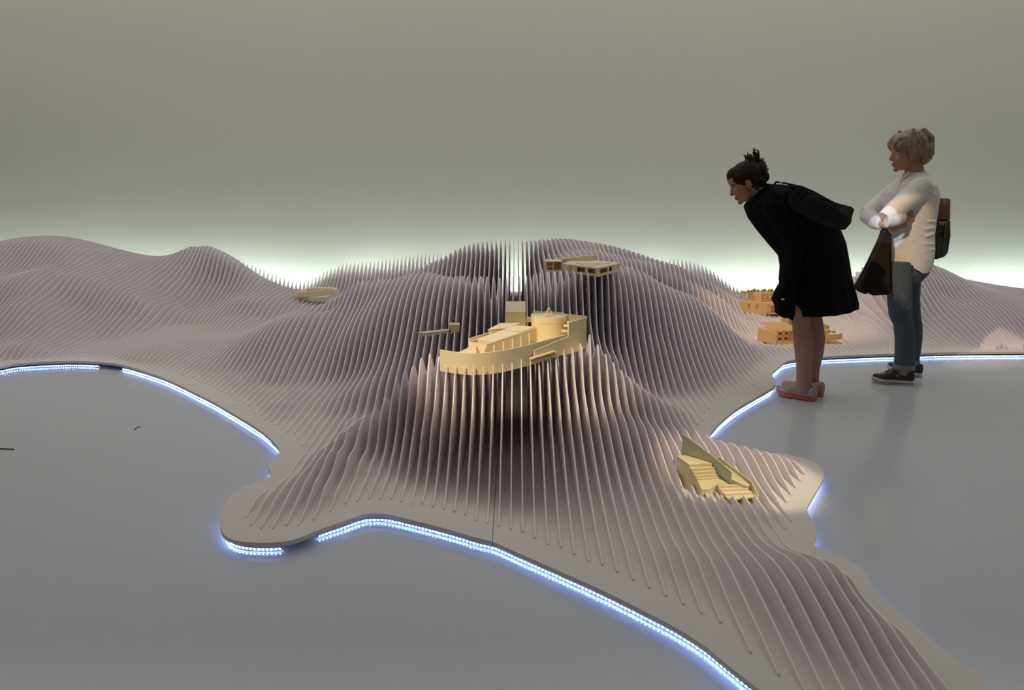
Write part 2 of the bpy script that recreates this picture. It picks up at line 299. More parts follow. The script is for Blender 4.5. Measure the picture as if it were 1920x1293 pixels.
 (-0.450,3.699,0.527,1.0),(-0.498,3.717,0.497,1.0),(-0.546,3.726,0.447,1.0),(-0.594,3.755,0.414,1.0),(-0.642,3.779,0.378,1.0),(-0.402,3.602,0.460,1.0),
 (-0.402,3.822,0.430,1.0),(-0.354,3.571,0.460,1.0),(-0.354,3.791,0.430,1.0),(-0.306,3.544,0.460,1.0),(-0.306,3.764,0.430,1.0),(-0.258,3.529,0.460,1.0),
 (-0.258,3.749,0.430,1.0),(-0.210,3.518,0.460,1.0),(-0.210,3.738,0.430,1.0),(-0.162,3.532,0.460,1.0),(-0.162,3.752,0.430,1.0),(-0.114,3.546,0.460,1.0),
 (-0.114,3.766,0.430,1.0),(-0.066,3.579,0.460,1.0),(-0.066,3.799,0.430,1.0),(-0.018,3.621,0.460,1.0),(-0.018,3.841,0.430,1.0),(0.030,3.663,0.460,1.0),
 (0.030,3.883,0.430,1.0),(0.078,3.719,0.460,1.0),(0.078,3.939,0.430,1.0),(0.126,3.774,0.460,1.0),(0.126,3.994,0.430,1.0),(0.174,3.830,0.460,1.0),
 (0.174,4.050,0.430,1.0),(0.222,3.887,0.460,1.0),(0.222,4.107,0.430,1.0),(0.270,3.945,0.460,1.0),(0.270,4.165,0.430,1.0),(0.318,4.004,0.460,1.0),
 (0.318,4.224,0.430,1.0),(0.366,4.063,0.460,1.0),(0.366,4.283,0.430,1.0),(-0.500,4.350,0.280,0.7),(-0.250,4.350,0.270,0.7),(0.000,4.350,0.270,0.7),
 (0.250,4.300,0.280,0.7),(0.450,4.300,0.330,0.7),(-0.750,4.300,0.220,0.7),(-0.950,4.200,0.170,0.7),(0.700,4.300,0.200,0.7),(0.900,4.150,0.120,0.7),
 (0.397,3.962,0.581,1.0),(0.442,3.951,0.532,1.0),(0.554,3.911,0.361,1.0),(0.606,3.902,0.320,1.0),(0.651,3.894,0.285,1.0),(0.701,3.886,0.251,1.0),
 (0.743,3.878,0.213,1.0),(0.821,3.736,0.131,1.0),(0.871,3.689,0.129,1.0),(0.921,3.641,0.128,1.0),(0.969,3.595,0.130,1.0),(1.023,3.544,0.114,1.0),
 (1.084,3.496,0.110,1.0),(1.143,3.449,0.107,1.0),(1.210,3.402,0.108,1.0),(1.251,3.355,0.110,1.0),(1.297,3.307,0.104,1.0),(0.270,2.420,0.050,0.8),
 (0.270,2.700,0.090,0.8),(0.270,3.000,0.150,0.8),(0.270,3.300,0.235,0.8),(0.270,3.600,0.335,0.8),(0.270,3.800,0.410,0.8),(0.460,2.300,0.055,0.8),
 (0.460,2.600,0.075,0.8),(0.460,2.900,0.110,0.8),(0.460,3.200,0.165,0.8),(0.460,3.500,0.240,0.8),(0.460,3.800,0.340,0.8),(0.650,2.100,0.055,0.8),
 (0.650,2.500,0.075,0.8),(0.650,2.900,0.100,0.8),(0.650,3.200,0.140,0.8),(0.650,3.500,0.200,0.8),(0.650,3.800,0.240,0.8),(0.850,2.900,0.085,0.8),
 (0.850,3.200,0.100,0.8),(0.850,3.500,0.125,0.8),(0.850,3.750,0.140,0.8),(-0.200,2.850,0.050,0.8),(-0.200,3.000,0.130,0.8),(-0.200,3.200,0.250,0.8),
 (-0.200,3.400,0.360,0.8),(-0.200,3.550,0.440,0.8),(0.000,2.700,0.050,0.8),(0.000,2.850,0.110,0.8),(0.000,3.000,0.190,0.8),(0.000,3.200,0.290,0.8),
 (0.000,3.400,0.380,0.8),(0.811,3.083,0.085,0.6),(0.886,2.914,0.085,0.6),(0.977,2.836,0.085,0.6),(1.093,2.915,0.085,0.6),(1.030,2.620,0.055,0.7),
 (1.000,2.350,0.130,0.7),(1.030,2.050,0.150,0.7),(1.050,1.800,0.100,0.7),(0.800,2.300,0.110,0.7),(0.820,2.000,0.100,0.7),(1.130,2.200,0.120,0.7),
 (1.120,1.950,0.120,0.7),(1.160,1.720,0.080,0.7),(0.600,2.450,0.090,0.7),(0.900,2.600,0.085,0.7),(1.000,1.550,0.055,0.7),(0.700,2.750,0.090,0.7),
 (-1.120,2.750,0.053,0.9),(-1.120,2.900,0.075,0.9),(-1.120,3.000,0.060,0.9),(-1.030,2.650,0.053,0.9),(-1.030,2.850,0.085,0.9),(-1.030,3.050,0.090,0.9),
 (-1.030,3.200,0.070,0.9),(-0.930,2.660,0.053,0.9),(-0.930,2.900,0.100,0.9),(-0.930,3.100,0.125,0.9),(-0.930,3.300,0.125,0.9),(-0.930,3.500,0.110,0.9),
 (-0.930,3.750,0.100,0.9),(-0.830,2.720,0.053,0.9),(-0.830,2.950,0.110,0.9),(-0.830,3.200,0.170,0.9),(-0.830,3.420,0.210,0.9),(-0.830,3.600,0.190,0.9),
 (-0.830,3.800,0.160,0.9),
]
SHORE = [
 (-7.000,8.780),(-7.000,3.970),(-4.283,3.970),(-4.268,4.556),(-4.117,4.948),(-3.969,5.109),(-3.847,5.217),(-3.783,5.306),(-3.625,5.357),(-3.482,5.384),
 (-3.347,5.384),(-3.118,5.341),(-2.985,5.284),(-2.833,5.185),(-2.678,5.071),(-2.522,4.948),(-2.362,4.806),(-2.139,4.591),(-1.903,4.359),(-1.814,4.262),
 (-1.689,4.128),(-1.557,3.984),(-1.430,3.839),(-1.333,3.712),(-1.259,3.601),(-1.223,3.525),(-1.211,3.444),(-1.221,3.374),(-1.213,3.319),(-1.178,3.254),
 (-1.159,3.196),(-1.174,3.165),(-1.205,3.132),(-1.241,3.081),(-1.263,3.023),(-1.265,2.946),(-1.256,2.877),(-1.225,2.758),(-1.180,2.660),(-1.128,2.599),
 (-1.059,2.569),(-0.981,2.561),(-0.903,2.570),(-0.849,2.600),(-0.780,2.676),(-0.709,2.739),(-0.649,2.797),(-0.625,2.812),(-0.599,2.814),(-0.572,2.815),
 (-0.536,2.805),(-0.426,2.754),(-0.287,2.683),(-0.152,2.604),(-0.088,2.574),(-0.013,2.508),(0.150,2.367),(0.298,2.236),(0.429,2.106),(0.493,2.040),
 (0.545,1.976),(0.578,1.925),(0.601,1.879),(0.676,1.742),(0.743,1.623),(0.806,1.545),(0.888,1.494),(0.987,1.487),(1.103,1.529),(1.225,1.629),
 (1.314,1.748),(1.332,1.798),(1.325,1.833),(1.299,1.869),(1.284,1.925),(1.273,1.995),(1.262,2.069),(1.245,2.124),(1.233,2.195),(1.238,2.263),
 (1.251,2.336),(1.255,2.391),(1.233,2.441),(1.195,2.493),(1.157,2.531),(1.154,2.563),(1.178,2.603),(1.209,2.670),(1.222,2.723),(1.230,2.795),
 (1.249,2.872),(1.296,2.952),(1.379,3.080),(1.452,3.195),(1.482,3.268),(1.491,3.356),(1.466,3.422),(1.389,3.490),(1.299,3.515),(1.206,3.567),
 (1.128,3.636),(1.079,3.716),(1.070,3.791),(1.261,4.103),(1.396,4.289),(1.566,4.496),(1.704,4.659),(1.766,4.761),(1.811,4.874),(1.842,5.035),
 (1.890,5.124),(2.001,5.293),(2.066,5.390),(2.181,5.474),(2.415,5.552),(2.865,5.633),(3.264,5.680),(3.588,5.709),(4.118,5.730),(4.679,5.732),
 (5.606,5.576),(6.750,5.576),(6.750,8.580),(1.600,8.580),(-1.600,8.780),
]

# ------------------------------------------------------------------ the room
def room():
    X0, X1, Y0 = -10.5, 10.5, -5.0
    fl = link_mesh('floor', [(X0, Y0, -0.05), (X1, Y0, -0.05), (X1, WALL_Y + .1, -0.05), (X0, WALL_Y + .1, -0.05), (X0, Y0, 0), (X1, Y0, 0), (X1, WALL_Y + .1, 0), (X0, WALL_Y + .1, 0)],
                   [(3, 2, 1, 0), (4, 5, 6, 7), (0, 1, 5, 4), (1, 2, 6, 5), (2, 3, 7, 6), (3, 0, 4, 7)], M['floor'])
    tag(fl, kind='structure')
    def slab(name, x0, x1, y0, y1, z0, z1, m):
        bm = bmesh.new(); add_box(bm, x0, x1, y0, y1, z0, z1)
        tag(bm_obj(name, bm, m), kind='structure')
    slab('wall_back', X0, X1, WALL_Y, WALL_Y + .15, 0, CEIL_Z, M['wall'])
    slab('wall_left', X0 - .15, X0, Y0, WALL_Y + .15, 0, CEIL_Z, M['wall'])
    slab('wall_right', X1, X1 + .15, Y0, WALL_Y + .15, 0, CEIL_Z, M['wall'])
    slab('ceiling', X0 - .15, X1 + .15, Y0, WALL_Y + .15, CEIL_Z, CEIL_Z + .15, M['ceiling'])
room()

# ------------------------------------------------------------------ landscape height field
PLATE_TOP, PLATE_T, PITCH_X, FIN_T = 0.05, 0.019, 0.048, 0.006

def catmull(pts, step, keep_straight=0.9):
    out = []
    n = len(pts)
    for i in range(n):
        p0, p1, p2, p3 = (np.array(pts[(i + k) % n], float) for k in (-1, 0, 1, 2))
        L = np.linalg.norm(p2 - p1)
        if L > keep_straight:
            m = max(1, int(L / 0.5))
            for t in range(m): out.append(p1 + (p2 - p1) * t / m)
            continue
        m = max(1, int(L / step))
        for t in np.arange(m) / m:
            out.append(0.5 * ((2 * p1) + (-p0 + p2) * t + (2 * p0 - 5 * p1 + 4 * p2 - p3) * t ** 2 + (-p0 + 3 * p1 - 3 * p2 + p3) * t ** 3))
    return np.array(out)
shore = catmull(SHORE, 0.03)

def offset_poly(poly, d):
    a = np.roll(poly, 1, 0); b = np.roll(poly, -1, 0)
    t = b - a; t /= np.linalg.norm(t, axis=1)[:, None] + 1e-9
    n = np.c_[-t[:, 1], t[:, 0]]
    area = 0.5 * np.sum(poly[:, 0] * np.roll(poly[:, 1], -1) - np.roll(poly[:, 0], -1) * poly[:, 1])
    if area < 0: n = -n
    return poly + n * d            # positive d: inward

def inside(poly, x, y):
    x = np.asarray(x); y = np.asarray(y)
    c = np.zeros(x.shape, bool)
    px, py = poly[:, 0], poly[:, 1]; qx, qy = np.roll(px, -1), np.roll(py, -1)
    for i in range(len(px)):
        m = ((py[i] > y) != (qy[i] > y))
        with np.errstate(divide='ignore', invalid='ignore'):
            xi = (qx[i] - px[i]) * (y - py[i]) / (qy[i] - py[i] + 1e-12) + px[i]
        c ^= m & (x < xi)
    return c

def fit_height():
    C = np.array(CTRL)
    # the landscape runs out to zero just inside the shore line (not along the rear cut)
    zero = []
    last = None
    for p in offset_poly(shore, 0.065):
        if p[1] > 8.3 or p[0] < -6.6 or p[0] > 6.4: continue
        if last is None or np.hypot(*(p - last)) > 0.13:
            zero.append((p[0], p[1], PLATE_TOP, 1.0)); last = p
    C = np.vstack([C, np.array(zero)])
    # merge near-duplicates
    keep = []
    for i in range(len(C)):
        if all((C[i, 0] - C[k, 0]) ** 2 + (C[i, 1] - C[k, 1]) ** 2 > 0.018 ** 2 for k in keep): keep.append(i)
    C = C[keep]
    P = C[:, :2]; n = len(P)
    d2 = ((P[:, None, :] - P[None]) ** 2).sum(-1)
    K = 0.5 * d2 * np.log(d2 + 1e-12)
    lam = 0.0001 / np.clip(C[:, 3], .2, 1) ** 2
    A = np.zeros((n + 3, n + 3)); A[:n, :n] = K + np.diag(lam)
    A[:n, n] = 1; A[:n, n + 1:] = P; A[n, :n] = 1; A[n + 1:, :n] = P.T
    sol = np.linalg.solve(A, np.r_[C[:, 2], 0, 0, 0])
    def H(x, y):
        Q = np.c_[x, y]
        d = ((Q[:, None, :] - P[None]) ** 2).sum(-1)
        return (0.5 * d * np.log(d + 1e-12)) @ sol[:n] + sol[n] + Q @ sol[n + 1:]
    return H
HEIGHT = fit_height()

landscape = empty('landscape_model', (0, 5.6, 0))
tag(landscape, 'large white-grey mountain landscape model made of parallel upright fins on a shoreline-shaped base', 'architectural model')

SEATS = []      # flat places cut for the little buildings: (xmin, xmax, ymin, ymax, z, function or None)

def make_base():
    bm = bmesh.new()
    bm.faces.new([bm.verts.new((p[0], p[1], PLATE_TOP)) for p in shore])
    for co, no in [((-4.29, 0, 0), (1, 0, 0)), ((-2.19, 0, 0), (1, 0, 0)), ((-0.09, 0, 0), (1, 0, 0)), ((2.01, 0, 0), (1, 0, 0)), ((4.11, 0, 0), (1, 0, 0)), ((0, 4.28, 0), (0, 1, 0)), ((0, 6.5, 0), (0, 1, 0))]:
        bmesh.ops.bisect_plane(bm, geom=bm.verts[:] + bm.edges[:] + bm.faces[:], plane_co=co, plane_no=no)
    polys = [[v.co.copy() for v in f.verts] for f in bm.faces]
    bm.free()
    for poly in polys:
        a = np.array([(v.x, v.y) for v in poly])
        xs = [-99, -4.29, -2.19, -.09, 2.01, 4.11, 99]; ys = [-99, 4.28, 6.5, 99]
        cx, cy = a.mean(0)
        ix = max(i for i in range(6) if xs[i] <= np.median(a[:, 0]) + 1e-6 or i == 0)
        # shrink only along the cut lines to leave a hairline joint
        for q in a:
            for v in xs[1:-1]:
                if abs(q[0] - v) < 1e-4: q[0] += 0.0012 * (1 if cx > v else -1)
            for v in ys[1:-1]:
                if abs(q[1] - v) < 1e-4: q[1] += 0.0012 * (1 if cy > v else -1)
        b2 = bmesh.new()
        add_prism(b2, [tuple(q) for q in a], PLATE_TOP - PLATE_T, PLATE_TOP)
        bm_obj('base_panel', b2, M['plate'], landscape).location = (0, -5.6, 0)
make_base()

# ------------------------------------------------------------------ small wooden building models
def wpart(name, bm, m, parent, smooth=False):
    """part given in world coordinates"""
    o = bm_obj(name, bm, m, parent, smooth)
    root = parent
    while root.parent: root = root.parent
    if parent is root:
        o.matrix_parent_inverse = Matrix.Translation(-root.location)
    return o

def add_wall(bm, pts, t, z0, z1, side=1):
    """thin upright wall along a plan polyline; z0/z1 scalars or one value per point; thickness goes to `side`"""
    n = len(pts)
    za = z0 if isinstance(z0, (list, tuple)) else [z0] * n
    zb = z1 if isinstance(z1, (list, tuple)) else [z1] * n
    rows = []
    for i, p in enumerate(pts):
        a = Vector(pts[max(i - 1, 0)]); b = Vector(pts[min(i + 1, n - 1)])
        d = (b - a).normalized(); nn = Vector((-d.y, d.x)) * side * t
        rows.append([bm.verts.new((p[0], p[1], za[i])), bm.verts.new((p[0], p[1], zb[i])),
                     bm.verts.new((p[0] + nn.x, p[1] + nn.y, zb[i])), bm.verts.new((p[0] + nn.x, p[1] + nn.y, za[i]))])
    for a, b in zip(rows, rows[1:]):
        for k in range(4):
            bm.faces.new([a[k], a[(k + 1) % 4], b[(k + 1) % 4], b[k]])
    bm.faces.new(rows[0]); bm.faces.new(rows[-1][::-1])

def smooth_line(pts, n=5):
    P = [np.array(pts[0], float)] + [np.array(p, float) for p in pts] + [np.array(pts[-1], float)]
    out = []
    for i in range(1, len(P) - 2):
        p0, p1, p2, p3 = P[i - 1], P[i], P[i + 1], P[i + 2]
        for t in np.arange(n) / n:
            out.append(tuple(0.5 * ((2 * p1) + (-p0 + p2) * t + (2 * p0 - 5 * p1 + 4 * p2 - p3) * t ** 2 + (-p0 + 3 * p1 - 3 * p2 + p3) * t ** 3)))
    out.append(tuple(P[-1])); return out

HULL = smooth_line([(-.389, 3.612), (-.31, 3.565), (-.218, 3.536), (-.1, 3.57), (.027, 3.68), (.2, 3.88), (.40, 4.124)], 5)
CABIN = [(-.243, 3.778), (-.155, 3.726), (.1185, 4.152), (-.0, 4.2)]

def ship_building():
    t = empty('ship_like_building_model', (0.0, 3.9, 0.455))
    tag(t, 'wooden ship-like building model with curved bow wall and round drum on the front hill', 'building model')
    Z0, Z1 = .455, .568
    k = min(range(len(HULL)), key=lambda i: abs(HULL[i][0] - .345))
    bm = bmesh.new(); add_wall(bm, HULL[:k + 1], .007, Z0, Z1)
    wpart('bow_wall', bm, M['wood'], t)
    # deck inside the hull
    deck = [(p[0] + .0, p[1] + .012) for p in HULL] + [(.405, 4.165), (.108, 4.335), (-.07, 4.33), (-.26, 4.0), (-.375, 3.72)]
    bm = bmesh.new(); add_prism(bm, deck, .480, .492); wpart('deck', bm, M['wood2'], t)
    bm = bmesh.new(); add_prism(bm, deck, Z0, .462); wpart('underside', bm, M['wood'], t)
    # outer wall that climbs to the stern tower
    off = [(p[0] + .010, p[1] - .012) for p in HULL]
    ks = min(range(len(off)), key=lambda i: abs(off[i][0] - .092)); ke = min(range(len(off)), key=lambda i: abs(off[i][0] - .305))
    seg = off[ks:ke + 1]
    top = [.535 + (.558 - .535) * i / (len(seg) - 1) for i in range(len(seg))]
    bm = bmesh.new(); add_wall(bm, seg, .007, [Z0 + .045 - .045 * i / (len(seg) - 1) for i in range(len(seg))], top)
    wpart('outer_wall', bm, M['wood'], t)
    bm = bmesh.new(); add_wall(bm, [off[ke], (.412, 4.118)], .007, Z0, .638)
    add_wall(bm, [(.412, 4.118), (.415, 4.17), (.107, 4.345)], .006, .47, .638)
    wpart('stern_wall', bm, M['wood'], t)
    bm = bmesh.new(); add_prism(bm, [off[ke], (.408, 4.122), (.41, 4.165), (.30, 4.225)], .598, .604)
    wpart('stern_roof', bm, M['wood2'], t)
    bm = bmesh.new()
    add_box(bm, .262, .31, 4.02, 4.06, .572, .580); add_box(bm, .275, .315, 4.03, 4.07, .600, .607)
    wpart('stair_landing', bm, M['wood'], t)
    # balcony on the outside
    bm = bmesh.new(); a, b = off[ks], off[ks + (ke - ks) * 2 // 3]
    add_prism(bm, [(a[0] - .03, a[1] - .035), (a[0] - .012, a[1] - .05), (b[0] + .012, b[1] - .012), (b[0], b[1] + .004), (a[0], a[1] + .004)], .497, .503)
    wpart('balcony_slab', bm, M['wood'], t)
    bm = bmesh.new(); add_prism(bm, [(a[0] - .02, a[1] - .03), (b[0] + .004, b[1] - .008), (b[0], b[1] + .002), (a[0], a[1] + .002)], .482, .497)
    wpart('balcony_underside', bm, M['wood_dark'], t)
    # cabin
    bm = bmesh.new(); add_wall(bm, CABIN + [CABIN[0]], -.006, .492, .572); cab = wpart('cabin_walls', bm, M['wood'], t)
    c = CABIN
    def mix(p, q, s): return (p[0] + (q[0] - p[0]) * s, p[1] + (q[1] - p[1]) * s)
    bm = bmesh.new(); add_prism(bm, [mix(c[0], c[3], .16), mix(c[1], c[2], .16), mix(c[1], c[2], .68), mix(c[0], c[3], .68)], .566, .573)
    wpart('cabin_roof', bm, M['wood2'], cab)
    bm = bmesh.new(); add_prism(bm, [mix(c[0], c[3], .70), mix(c[1], c[2], .70), mix(c[1], c[2], 1), mix(c[0], c[3], 1)], .570, .577)
    wpart('cabin_rear_roof', bm, M['wood2'], cab)
    bm = bmesh.new(); add_prism(bm, [mix(c[0], c[3], .15), mix(c[1], c[2], .15), mix(c[1], c[2], .165), mix(c[0], c[3], .165)], .53, .572)
    wpart('cabin_partition', bm, M['wood'], cab)
    # port side walls and boxes
    bm = bmesh.new(); add_wall(bm, [(-.255, 3.93), (-.175, 4.06), (-.085, 4.24)], .006, .48, .555); wpart('port_wall', bm, M['wood'], t)
    bm = bmesh.new(); add_prism(bm, [(-.155, 4.06), (-.035, 4.13), (.03, 4.25), (-.085, 4.25)], .48, .575); wpart('port_block', bm, M['wood'], t)
    bm = bmesh.new(); add_prism(bm, [(-.16, 4.055), (-.03, 4.125), (.035, 4.255), (-.09, 4.255)], .575, .580); wpart('port_roof', bm, M['wood2'], t)
    for i in range(2):
        bm = bmesh.new(); add_box(bm, -.128 + i * .022, -.116 + i * .022, 4.068 + i * .012, 4.073 + i * .012, .545, .562); wpart('window', bm, M['wood_dark'], t)
    # lookout tower with sloping roof
    bm = bmesh.new(); add_prism(bm, [(-.058, 4.30), (.061, 4.30), (.061, 4.42), (-.058, 4.42)], .49, [.637, .637, .682, .682])
    wpart('lookout_tower', bm, M['wood'], t)
    bm = bmesh.new(); add_box(bm, .063, .10, 4.30, 4.34, .575, .60); add_box(bm, .063, .10, 4.30, 4.34, .50, .53)
    wpart('link_block', bm, M['wood2'], t)
    # drum
    def ring(cx, cy, r, n=40): return [(cx + r * math.cos(2 * math.pi * i / n), cy + r * math.sin(2 * math.pi * i / n)) for i in range(n)]
    bm = bmesh.new(); add_prism(bm, ring(.197, 4.222, .104), .47, .628); dr = wpart('drum', bm, M['wood'], t)
    bm = bmesh.new(); rr = ring(.197, 4.222, .106); add_wall(bm, rr + [rr[0]], .005, .60, .636); wpart('drum_rim', bm, M['wood'], dr)
    bm = bmesh.new(); add_prism(bm, ring(.197, 4.222, .098), .628, .631); wpart('drum_roof', bm, M['wood2'], dr)
    bm = bmesh.new()
    ap = Vector((.195, 4.185, .688)); base = [(.170, 4.165), (.221, 4.165), (.221, 4.21), (.170, 4.21)]
    for b in base: add_tube(bm, [(b[0], b[1], .630), ap], [.0042, .003], 6)
    for p, q in zip(base, base[1:] + base[:1]):
        pm = [Vector((a[0], a[1], .630)).lerp(ap, .35) for a in (p, q)]; add_tube(bm, pm, .0026, 5)
    sk = wpart('skylight_frame', bm, M['wood'], dr)

ship_building()

def ship_seat(x, y, h):
    hx = np.array([p[0] for p in HULL]); hy = np.array([p[1] for p in HULL])
    if x < -.389 or x > .402: return h
    yf = np.interp(x, hx, hy)
    h = h.copy()
    m = (y > yf - .16) & (y <= yf - .016)
    cap = .512
    h = np.where(m, np.minimum(np.maximum(h, cap - 3.0 * (yf - .016 - y)), cap), h)
    h = np.where(y <= yf - .016, np.minimum(h, cap), h)
    yc = None
    if -.243 <= x <= -.155: yc = np.interp(x, [-.243, -.155], [3.778, 3.726])
    elif -.155 < x <= .1185: yc = np.interp(x, [-.155, .1185], [3.726, 4.152])
    inside_ = (y > yf - .016) & (y < 4.345)
    h = np.where(inside_, np.minimum(h, .452), h)
    if yc is not None:
        mm = (y > yc - .045) & (y < yc - .008)
        h = np.where(mm, .556, h)
    return h
SEATS.append(ship_seat)

def box_seat(x0, x1, y0, y1, z):
    def fn(x, y, h):
        if x < x0 or x > x1: return h
        return np.where((y > y0) & (y < y1), np.minimum(h, z), h)
    SEATS.append(fn)

def hilltop_house():
    t = empty('hilltop_house_model', (.5, 5.3, .752))
    tag(t, 'flat-roofed wooden house model with slanting wing perched on the central crest', 'building model')
    P0, P1, P2, P3, P4 = (.576, 5.042), (.351, 5.297), (.778, 5.351), (.594, 5.535), (.433, 5.554)
    bm = bmesh.new(); add_prism(bm, [P1, P0, P2, P3, P4], .800, .812); roof = wpart('roof', bm, M['wood2'], t)
    bm = bmesh.new(); add_prism(bm, [(.44, 5.28), (.56, 5.16), (.70, 5.32), (.58, 5.44)], .812, .818); wpart('roof_panel', bm, M['wood2'], roof)
    bm = bmesh.new(); add_prism(bm, [(.50, 5.27), (.56, 5.21), (.64, 5.30), (.58, 5.36)], .818, .823); wpart('roof_step', bm, M['wood'], roof)
    ins = lambda p, s=.03: (p[0] + (.56 - p[0]) * s, p[1] + (5.33 - p[1]) * s)
    base = [ins(p) for p in (P1, P0, P2, P3, P4)]
    bm = bmesh.new(); add_prism(bm, base, .748, .764); wpart('plinth', bm, M['wood'], t)
    inner = [(.56 + (p[0] - .56) * .78, 5.33 + (p[1] - 5.33) * .78) for p in (P1, P0, P2, P3, P4)]
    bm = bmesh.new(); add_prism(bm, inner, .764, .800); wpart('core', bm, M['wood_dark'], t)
    # posts and spandrels between the windows
    def face(a, b, marks):
        for s0, s1 in marks:
            p = (a[0] + (b[0] - a[0]) * s0, a[1] + (b[1] - a[1]) * s0); q = (a[0] + (b[0] - a[0]) * s1, a[1] + (b[1] - a[1]) * s1)
            bm = bmesh.new(); add_wall(bm, [p, q], .006, .764, .800); wpart('wall_panel', bm, M['wood'], t)
    face(base[0], base[1], [(0, .08), (.22, .38), (.62, .70), (.92, 1)])
    face(base[1], base[2], [(0, .08), (.42, .50), (.62, 1)])
    face(base[2], base[3], [(0, 1)]); face(base[3], base[4], [(0, 1)]); face(base[4], base[0], [(0, 1)])
    bm = bmesh.new()
    for i in range(5):
        s = .10 + .024 * i; p = (base[0][0] + (base[1][0] - base[0][0]) * s, base[0][1] + (base[1][1] - base[0][1]) * s)
        add_box(bm, p[0] - .003, p[0] + .003, p[1] - .003, p[1] + .003, .764, .800)
    wpart('mullions', bm, M['wood'], t)
    # left wing, open frame
    bm = bmesh.new()
    add_box(bm, .225, .345, 5.37, 5.50, .813, .820); add_box(bm, .225, .345, 5.37, 5.50, .745, .752)
    for x, y in [(.225, 5.37), (.275, 5.37), (.339, 5.37), (.225, 5.494), (.339, 5.494)]: add_box(bm, x, x + .006, y, y + .006, .752, .813)
    add_box(bm, .225, .275, 5.371, 5.375, .777, .783)
    lw = wpart('left_wing', bm, M['wood'], t)
    bm = bmesh.new(); add_box(bm, .229, .342, 5.42, 5.426, .752, .813); wpart('recessed_back_wall', bm, M['wood_dark'], lw)
    # slanting screen wall
    bm = bmesh.new(); add_prism(bm, [(.30, 5.47), (.545, 5.47), (.595, 5.47), (.595, 5.50), (.545, 5.50), (.30, 5.50)], .80, [.820, .853, .853, .853, .853, .820])
    wpart('slanting_wall', bm, M['wood'], t)
hilltop_house()
def hill_seat(x, y, h):
    if x < .222 or x > .782: return h
    yf = 5.365 if x < .351 else np.interp(x, [.351, .576, .778], [5.292, 5.036, 5.346])
    yr = 5.51 if x < .351 else np.interp(x, [.351, .433, .594, .778], [5.51, 5.556, 5.538, 5.36])
    h = np.where((y > 4.85) & (y <= yf), np.minimum(h, .770), h)
    return np.where((y > yf) & (y < yr + .01), np.minimum(h, .746), h)
SEATS.append(hill_seat)

def valley_house():
    t = empty('low_valley_house_model', (-2.09, 7.56, .19))
    tag(t, 'low pale wooden house model with slim mast in the left valley', 'building model')
    bm = bmesh.new(); add_prism(bm, [(-2.291, 7.50), (-1.905, 7.52), (-1.905, 7.66), (-2.291, 7.66)], .196, [.25, .276, .276, .25]); wpart('main_block', bm, M['wood'], t)
    bm = bmesh.new(); add_prism(bm, [(-2.135, 7.47), (-1.985, 7.47), (-1.90, 7.50), (-2.15, 7.50)], [.158, .162, .22, .19], [.20, .205, .228, .2]); wpart('lower_ramp', bm, M['wood2'], t)
    bm = bmesh.new(); add_box(bm, -2.20, -1.93, 7.54, 7.64, .262, .286); wpart('upper_block', bm, M['wood2'], t)
    bm = bmesh.new(); add_box(bm, -1.91, -1.89, 7.52, 7.64, .20, .279); wpart('end_fin', bm, M['wood'], t)
    bm = bmesh.new(); add_tube(bm, [(-1.955, 7.58, .28), (-1.958, 7.58, .37)], .0022, 6); wpart('mast', bm, M['wood_dark'], t)
    for i in range(3):
        bm = bmesh.new(); add_box(bm, -2.25 + i * .028, -2.243 + i * .028, 7.56, 7.565, .25, .272); wpart('post', bm, M['wood_dark'], t)
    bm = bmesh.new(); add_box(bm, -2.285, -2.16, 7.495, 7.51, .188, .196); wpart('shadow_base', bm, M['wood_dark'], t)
valley_house()
box_seat(-2.30, -1.88, 7.46, 7.67, .186)

def bridge():
    t = empty('cantilever_viewpoint_model', (-.5, 4.74, .42))
    tag(t, 'narrow wooden viewing platform model with cube cabin jutting from the left slope', 'building model')
    bm = bmesh.new()
    a = [(-.659, 4.735), (-.605, 4.70), (-.43, 4.70), (-.43, 4.75)]
    add_prism(bm, a, [.414, .392, .424, .424], [.420, .420, .441, .441]); wpart('deck', bm, M['wood2'], t)
    bm = bmesh.new(); add_box(bm, -.442, -.374, 4.70, 4.765, .427, .478); wpart('cabin', bm, M['wood'], t)
    bm = bmesh.new(); add_box(bm, -.374, -.362, 4.715, 4.74, .445, .452); add_box(bm, -.366, -.362, 4.715, 4.74, .432, .452); wpart('hook', bm, M['wood_dark'], t)
    bm = bmesh.new(); add_box(bm, -.442, -.415, 4.715, 4.75, .412, .427); wpart('footing', bm, M['wood2'], t)
bridge()
box_seat(-.665, -.36, 4.69, 4.77, .41)

def window_wall(t, p, q, z0, z1, cols, rows, m, name='facade', frame=.18):
    """wall between plan points p and q with real window openings (dark recessed panes behind bars)"""
    p = Vector(p); q = Vector(q); d = q - p; L = d.length; d.normalize(); n = Vector((-d.y, d.x))
    bm = bmesh.new()
    def bar(s0, s1, a, b):
        add_wall(bm, [tuple(p + d * s0), tuple(p + d * s1)], .005, a, b)
    cw = L / cols; rh = (z1 - z0) / rows
    for c in range(cols + 1): bar(max(0, c * cw - cw * frame), min(L, c * cw + cw * frame), z0, z1)
    for r in range(rows + 1): bar(0, L, max(z0, z0 + r * rh - rh * frame), min(z1, z0 + r * rh + rh * frame))
    f = wpart(name, bm, m, t)
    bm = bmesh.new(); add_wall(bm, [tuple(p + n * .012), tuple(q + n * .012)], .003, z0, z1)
    wpart('window_recess', bm, M['wood_dark'], f)

